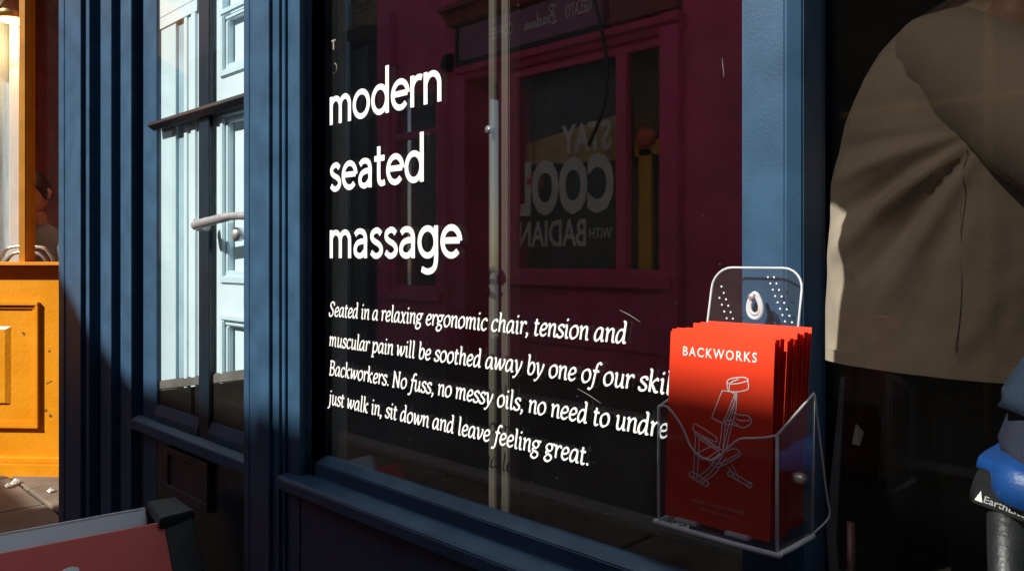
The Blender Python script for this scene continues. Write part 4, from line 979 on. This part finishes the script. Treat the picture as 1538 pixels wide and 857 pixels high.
# ------------------------------------------------------------------ across the street (seen mirrored in the window)
VY = 5.0
def ox(px): return aX(px, VY)
def ozz(px, py): return at(px, py, VY)[1]
opp = thing('magenta_building', 'deep magenta painted building across the street reflected in the big window', 'building', (-6, -5, 0))
XA, XB = ox(566), -3.05
wx0, wx1 = ox(770), ox(1001); wz0, wz1 = ozz(850, 414), ozz(850, 88)
dx0, dx1 = ox(706), ox(748)
sx0, sx1 = ox(583), ox(657); swz0, swz1 = ozz(620, 440), ozz(620, 132)
HO = 5.05
wall_holes(XA, XB, -.02, 3.9, [(wx0, wx1, wz0, wz1), (sx0, sx1, swz0, swz1), (dx0, dx1, .02, wz1)], -5.3, -5.0).obj('front_wall', PURPLE, opp)
B().prism([(XA, 3.9), (XB, 3.9), (XB, HO), (-3.95, HO), (-4.2, HO+.1), (-4.7, 5.46), (-5.2, 5.3), (-5.35, 4.4), (XA, 4.4)], -5.3, -5.0, 'y').obj('parapet', PURPLE, opp)
B().box(XA, XB, -8, -7.9, -.02, 4.5).obj('rear_wall', PURPLE, opp)
bl = B(); bl.box(XA, XB, -7.9, -5.31, 3.4, 3.45); bl.obj('ceiling', BLACKW, opp)
B().box(XA, XB, -7.9, -5.31, -.02, .0).obj('floor', mat('cafe floor', (.12, .1, .08), rough=.6), opp)
# shop window of the gelato shop
mf0, mf1 = ox(925), ox(941)
wfm = B()
wfm.box(mf0, mf1, -5.08, -4.99, wz0, wz1); wfm.box(wx0, wx1, -5.075, -4.995, wz0, wz0+.07); wfm.box(wx0, wx1, -5.075, -4.995, wz1-.08, wz1); wfm.box(wx0-.0, wx0+.06, -5.077, -4.997, wz0+.07, wz1-.08); wfm.box(wx1-.05, wx1, -5.077, -4.997, wz0+.07, wz1-.08)
wfo = wfm.obj('window_frame', PURPLE2, opp, bevel=.006)
OGL = glass('gelato shop glass', 1.3, (.95, .95, .95))
B().box(wx0+.06, wx1-.05, -5.055, -5.05, wz0+.07, wz1-.08).obj('pane', OGL, wfo)
B().box(wx0-.12, wx1+.12, -5.0, -4.87, wz0-.1, wz0).obj('window_sill', PURPLE2, opp, bevel=.01)
B().box(wx0-.1, wx1+.1, -4.998, -4.96, .25, wz0-.14).obj('stall_riser', PURPLE2, opp, bevel=.01)
for pa in (ox(697), ox(1010)): B().box(pa-.08, pa+.12, -5.0, -4.9, -.01, ozz(850, 62)).obj('pilaster', PURPLE2, opp, bevel=.012)
# cornice and sign
cz1 = ozz(703, 46); cz0 = ozz(703, 97)
sxa, sxb = ox(702), ox(918)
zt1 = cz1; zs0 = cz0
B().box(sxa, sxb, -5.0, -4.86, zs0, zt1).obj('sign_board', mat('faded lilac sign', (.34, .12, .25), rough=.5, var=.15, vscale=4), opp, bevel=.01)
sgf = B(); sgf.box(sxa-.03, sxb+.03, -5, -4.84, zs0-.05, zs0-.002); sgf.box(sxa-.03, sxa-.002, -5, -4.84, zs0, zt1+.03); sgf.obj('sign_frame', mat('sign black', (.02, .012, .018), rough=.5), opp)
B().prism([(-5, zt1+.004), (-4.8, zt1+.03), (-4.72, zt1+.13), (-4.66, zt1+.15), (-4.66, zt1+.2), (-5, zt1+.26)], sxa-.12, ox(1120), 'x').obj('cornice', mat('weathered maroon', (.36, .07, .08), rough=.7, var=.3, vscale=5, bump=.5), opp)
B().prism([(-5, zs0-.19), (-4.93, zs0-.19), (-4.9, zs0-.14), (-4.85, zs0-.12), (-4.83, zs0-.06), (-5, zs0-.055)], sxa-.05, ox(1010)+.15, 'x').obj('lower_cornice', PURPLE2, opp, bevel=.004)
B().box(sxb+.05, ox(1010)+.1, -5, -4.9, zs0, zt1-.002).obj('sign_board', mat('dull maroon sign', (.3, .06, .08), rough=.6, var=.25, vscale=3), opp)
SGN = mat('pale sign lettering', (.75, .68, .72), rough=.5)
def opptext(txt, pxa, pxb, py_base, h, root, m, y=-4.858, bold=0, name='sign_lettering'):
    xa_, xb_ = ox(pxa), ox(pxb); X0_ = max(xa_, xb_); W_ = abs(xb_-xa_); z_ = ozz((pxa+pxb)/2, py_base)
    return link(name, textmesh(txt, h, basis((X0_, y, z_), (-1, 0, 0), (0, 0, 1)), width_to=W_, bold=bold), m, root)
zc = (zs0+zt1)/2
def signtext(txt, pxa, pxb, h, zz=None, m=SGN):
    X0_ = ox(pxb); W_ = X0_-ox(pxa)
    return link('sign_lettering', textmesh(txt, h, basis((X0_, -4.857, (zz if zz else zc)-h/2), (-1, 0, 0), (0, 0, 1)), width_to=W_, bold=.01), m, opp)
signtext('GELATO', 863, 902, .13, zc+.03); signtext('COFFEE', 752, 785, .12, zc+.02)
# flowing script name on the sign
sc = B()
def script(strokes, pxa, pxb, h, wid):
    Xr = ox(pxb); W_ = Xr-ox(pxa)
    for k, st in enumerate(strokes):
        P = smooth_path(st, 5); sc.ribbon([(x*W_, z*h) for x, z in P], lambda th: wid*(.6+.4*abs(sin(th-.6))), lambda p: (Xr-p[0], -4.857-.0002*k, zc-.05+p[1]))
script([[(.02, .9), (.1, 1.0), (.08, .4), (.05, 0)], [(.02, 1.0), (.16, 1.08), (.2, .8), (.1, .55), (.22, .45), (.2, .1), (.08, -.02), (.0, .1)],
        [(.38, .4), (.3, .45), (.27, .2), (.32, .05), (.38, .35), (.39, .08), (.44, .1)], [(.54, .4), (.47, .4), (.45, .15), (.5, .05), (.55, .35), (.57, .9)], [(.57, .9), (.555, .1), (.6, .08), (.62, .4), (.62, .1), (.67, .1)],
        [(.76, .4), (.69, .4), (.68, .15), (.72, .05), (.76, .35), (.77, .08), (.81, .1)], [(.82, .4), (.82, .05)], [(.82, .25), (.87, .42), (.88, .1), (.93, .1)], [(.94, .4), (.94, .1), (1.0, .12)]], 800, 850, .17, .017)
sc.obj('sign_lettering', SGN, opp)
# window lettering
WL = mat('white window lettering', (.75, .74, .72), rough=.5)
def wtext(txt, pxa, pxb, py_bot, py_top, bold=.03):
    pm = (pxa+pxb)/2; h = ozz(pm, py_top)-ozz(pm, py_bot)
    X0_ = ox(pxb); return link('window_lettering', textmesh(txt, h, basis((X0_, -5.046, ozz(pm, py_bot)), (-1, 0, 0), (0, 0, 1)), width_to=X0_-ox(pxa), bold=bold), WL, opp)
wtext('STAY', 838, 913, 225, 182); wtext('COOL', 769, 917, 316, 236, .045); wtext('BADIANI', 768, 875, 369, 329, .02); wtext('WITH', 880, 914, 357, 341, .01)
# inside the gelato shop
YEL = mat('mustard reflection', (.85, .60, .22), rough=.6, var=.25, vscale=4); YEL2 = mat('yellow painted post', (.9, .5, .04), rough=.5)
B().prism([(ox(768), ozz(770, 246)), (ox(925), ozz(925, 236)), (ox(925), ozz(925, 162)), (ox(768), ozz(770, 214))], -5.21, -5.2, 'y').obj('reflection_panel', YEL, opp)  # added panel standing in for a sunlit building reflected in this glass
B().box(ox(944), ox(963), -5.19, -5.15, wz0, ozz(950, 222)).obj('yellow_post', YEL2, opp); B().box(ox(938), ox(1003), -5.19, -5.15, ozz(960, 230), ozz(960, 208)).obj('yellow_post', YEL2, opp)
B().box(wx0-.3, wx1+.3, -5.28, -5.26, wz0+.0, wz1).obj('dark_screen', mat('slate screen', (.10, .11, .13), rough=.6, var=.3, vscale=2), opp)
REDL = mat('red paper lantern', (.9, .12, .12), rough=.6)
for k, (px, py, r, lb) in enumerate(((790, 272, .13, 'round red paper lantern hanging low in the reflected gelato shop window'), (958, 204, .1, 'round red paper lantern hanging beside the yellow post in the reflection'))):
    c = V((ox(px), -5.12, ozz(px, py))); b = B(); rings = []
    for j in range(1, 12):
        th = pi*j/12; rr_ = r*sin(th)*(1+.03*(j % 2)); rings.append([c+V((rr_*cos(q), rr_*sin(q)*.6, r*cos(th)*.9)) for q in [2*pi*i/14 for i in range(14)]])
    lo = thing('paper_lantern', lb, 'lantern', tuple(c)); b.loft(rings).obj('shade', REDL, lo, smooth=True); B().tube([c+V((0, 0, r*.9)), V((c.x, c.y, wz1+.2))], .004, 5).obj('cord', BLACKP, lo)
# sash window left, lamp, pipe
swf = B()
for q in ((sx0, sx0+.09, swz0, swz1), (sx1-.09, sx1, swz0, swz1), (sx0+.09, sx1-.09, swz0, swz0+.09), (sx0+.09, sx1-.09, swz1-.08, swz1), (sx0+.09, sx1-.09, ozz(620, 206), ozz(620, 196))): swf.box(q[0], q[1], -5.12, -5.04, q[2], q[3])
swo = swf.obj('sash_window', PURPLE2, opp, bevel=.005); B().box(sx0+.09, sx1-.09, -5.09, -5.085, swz0+.09, swz1-.08).obj('pane', OGL, swo)
B().box(sx0, sx1, -5.36, -5.35, swz0, swz1).obj('blind', mat('grey blind', (.1, .11, .11), rough=.8, var=.4, vscale=3), opp)
B().box(sx0-.1, sx1+.1, -5.0, -4.93, swz0-.08, swz0).obj('window_sill', PURPLE2, opp, bevel=.008)
B().tube([(ox(592), -4.96, 3.9), (ox(592), -4.96, ozz(592, 20)), (ox(594), -4.96, ozz(594, 105))], .035, 10).obj('down_pipe', PURPLE2, opp, smooth=True)
lz = ozz(678, 95); wl = thing('wall_lamp', 'small black wall lamp on the magenta wall beside the shop sign', 'lamp', (ox(678), -5, lz))
B().box(ox(672), ox(681), -5, -4.93, lz-.1, lz+.1).obj('back_box', BLACKP, wl, bevel=.01); B().tube([(ox(682), -4.9, lz+.05), (ox(682), -4.86, lz-.02), (ox(682), -4.86, lz-.09)], [.04, .05, .055], 12).obj('shade', BLACKP, wl, smooth=True)
# brick and green-black neighbour to the left
nb = thing('brick_building', 'dark shopfront with brown brick above beside the magenta building', 'building', (-9.6, -5, 0))
BRK = bpy.data.materials.new('brown brick'); BRK.use_nodes = True
nt = BRK.node_tree; bs = nt.nodes['Principled BSDF']; tc = nt.nodes.new('ShaderNodeTexCoord'); mp = nt.nodes.new('ShaderNodeMapping'); mp.inputs['Rotation'].default_value = (radians(90), 0, 0)
br = nt.nodes.new('ShaderNodeTexBrick'); br.inputs['Scale'].default_value = 1; br.inputs['Brick Width'].default_value = .225; br.inputs['Row Height'].default_value = .075; br.inputs['Mortar Size'].default_value = .008
br.inputs['Color1'].default_value = (.26, .17, .09, 1); br.inputs['Color2'].default_value = (.15, .09, .05, 1); br.inputs['Mortar'].default_value = (.3, .27, .22, 1)
nt.links.new(tc.outputs['Object'], mp.inputs[0]); nt.links.new(mp.outputs[0], br.inputs[0]); nt.links.new(br.outputs[0], bs.inputs['Base Color']); bs.inputs['Roughness'].default_value = .9
B().box(-15, XA-.02, -5.3, -5.0, ozz(560, 40), 4.6).obj('brick_wall', BRK, nb)
GB = mat('green black paint', (.05, .065, .065), rough=.4, var=.3, vscale=3)
B().box(-15, XA-.02, -5.3, -5.05, -.02, ozz(560, 62)).obj('lower_wall', GB, nb)
B().prism([(-5.05, ozz(560, 64)), (-4.9, ozz(560, 60)), (-4.8, ozz(560, 44)), (-5.05, ozz(560, 38))], -15, XA-.02, 'x').obj('cornice', mat('black cornice', (.035, .035, .04), rough=.4), nb)
for k, pxx in enumerate((555, 520, 500)): B().box(ox(pxx)-.12, ox(pxx), -5.05, -4.97, 0, ozz(560, 66)).obj('pilaster', GB, nb, bevel=.01)
B().tube([(ox(533), -4.9, 4.6), (ox(533), -4.9, .0)], .033, 10).obj('pale_pipe', mat('pale blue pipe', (.32, .5, .6), rough=.5), nb, smooth=True)
# right neighbour across the street
n2 = thing('dark_brick_building', 'dark brown brick building across the street with yellow scaffold poles', 'building', (0, -5, 0))
DBR = mat('dark brown brick', (.06, .035, .025), rough=.9, var=.35, vscale=5, bump=.5)
B().prism([(XB+.02, -.02), (7, -.02), (7, 5.17), (-1.98, 5.17), (-2.02, 5.05), (XB+.02, 5.05)], -5.3, -5.0, 'y').obj('front_wall', DBR, n2)
YS = mat('yellow scaffold paint', (.6, .36, .04), rough=.5)
for x_ in (ox(1518), .9): B().tube([(x_, -4.5, 0), (x_, -4.5, 4.6)], .03, 8).obj('scaffold_pole', YS, n2, smooth=True)
for z_ in (ozz(1518, 165),): B().tube([(-2.3, -4.46, z_), (1, -4.46, z_)], .028, 8).obj('scaffold_pole', YS, n2, smooth=True)
# unseen houses added to block sky light from the right-hand side
DST = mat('london stock brick', (.16, .12, .07), rough=.9, var=.3, vscale=3, bump=.5)
def house(name, lab, x0, x1, y0, y1, h, m, face):
    t = thing(name, lab, 'building', ((x0+x1)/2, (y0+y1)/2, 0))
    fy = y0 if face == -1 else y1
    B().box(x0, x1, y0, y1, -.02, h).obj('wall', m, t)
    if face in (-1, 1):
        n = max(1, int((x1-x0)/1.9))
        for k in range(n):
            for z in (1.0, 4.1, 6.9):
                if z+1.6 > h: continue
                xc = x0+(k+.5)*(x1-x0)/n; f = B(); yy = (fy-.03, fy-.001) if face == -1 else (fy+.001, fy+.03)
                for q in ((xc-.5, xc-.44, z, z+1.6), (xc+.44, xc+.5, z, z+1.6), (xc-.44, xc+.44, z, z+.07), (xc-.44, xc+.44, z+1.53, z+1.6)): f.box(q[0], q[1], yy[0], yy[1], q[2], q[3])
                fo = f.obj('window', WHITEV, t); B().box(xc-.44, xc+.44, fy+face*.004, fy+face*.008, z+.07, z+1.53).obj('pane', MATS['dark pane'], fo)
    return t
mat('dark pane', (.02, .025, .03), rough=.1)
house('sky_block_house', 'added unseen tall brick house across the street far to the right', 7.02, 16, -10, -5, 10, DST, 1)
house('sky_block_house', 'added unseen brick house on the near side beyond the shop row at right', 3.42, 16, -.0, 5, 8, DST, -1)
house('sky_block_house', 'added unseen brick house closing the right hand end of the street', 16.02, 20, -10, 5, 10, DST, 0)
house('sky_block_house', 'added unseen tall house rising behind the dark brown brick front across the street', -1.2, 7.0, -10, -5.32, 9.5, DST, 1)
# hanging cable across the facade
P = [V((ox(921), -4.6, ozz(921, -25))), V((ox(940), -4.6, ozz(940, 40))), V((ox(952), -4.6, ozz(952, 110))), V((ox(947), -4.6, ozz(947, 170))), V((ox(925), -4.6, ozz(925, 225)))]
tag(B().tube(smooth_path(P, 6), .018, 8).obj('cable', BLACKP, smooth=True), 'black cable looping down across the reflected magenta shop', 'cable')
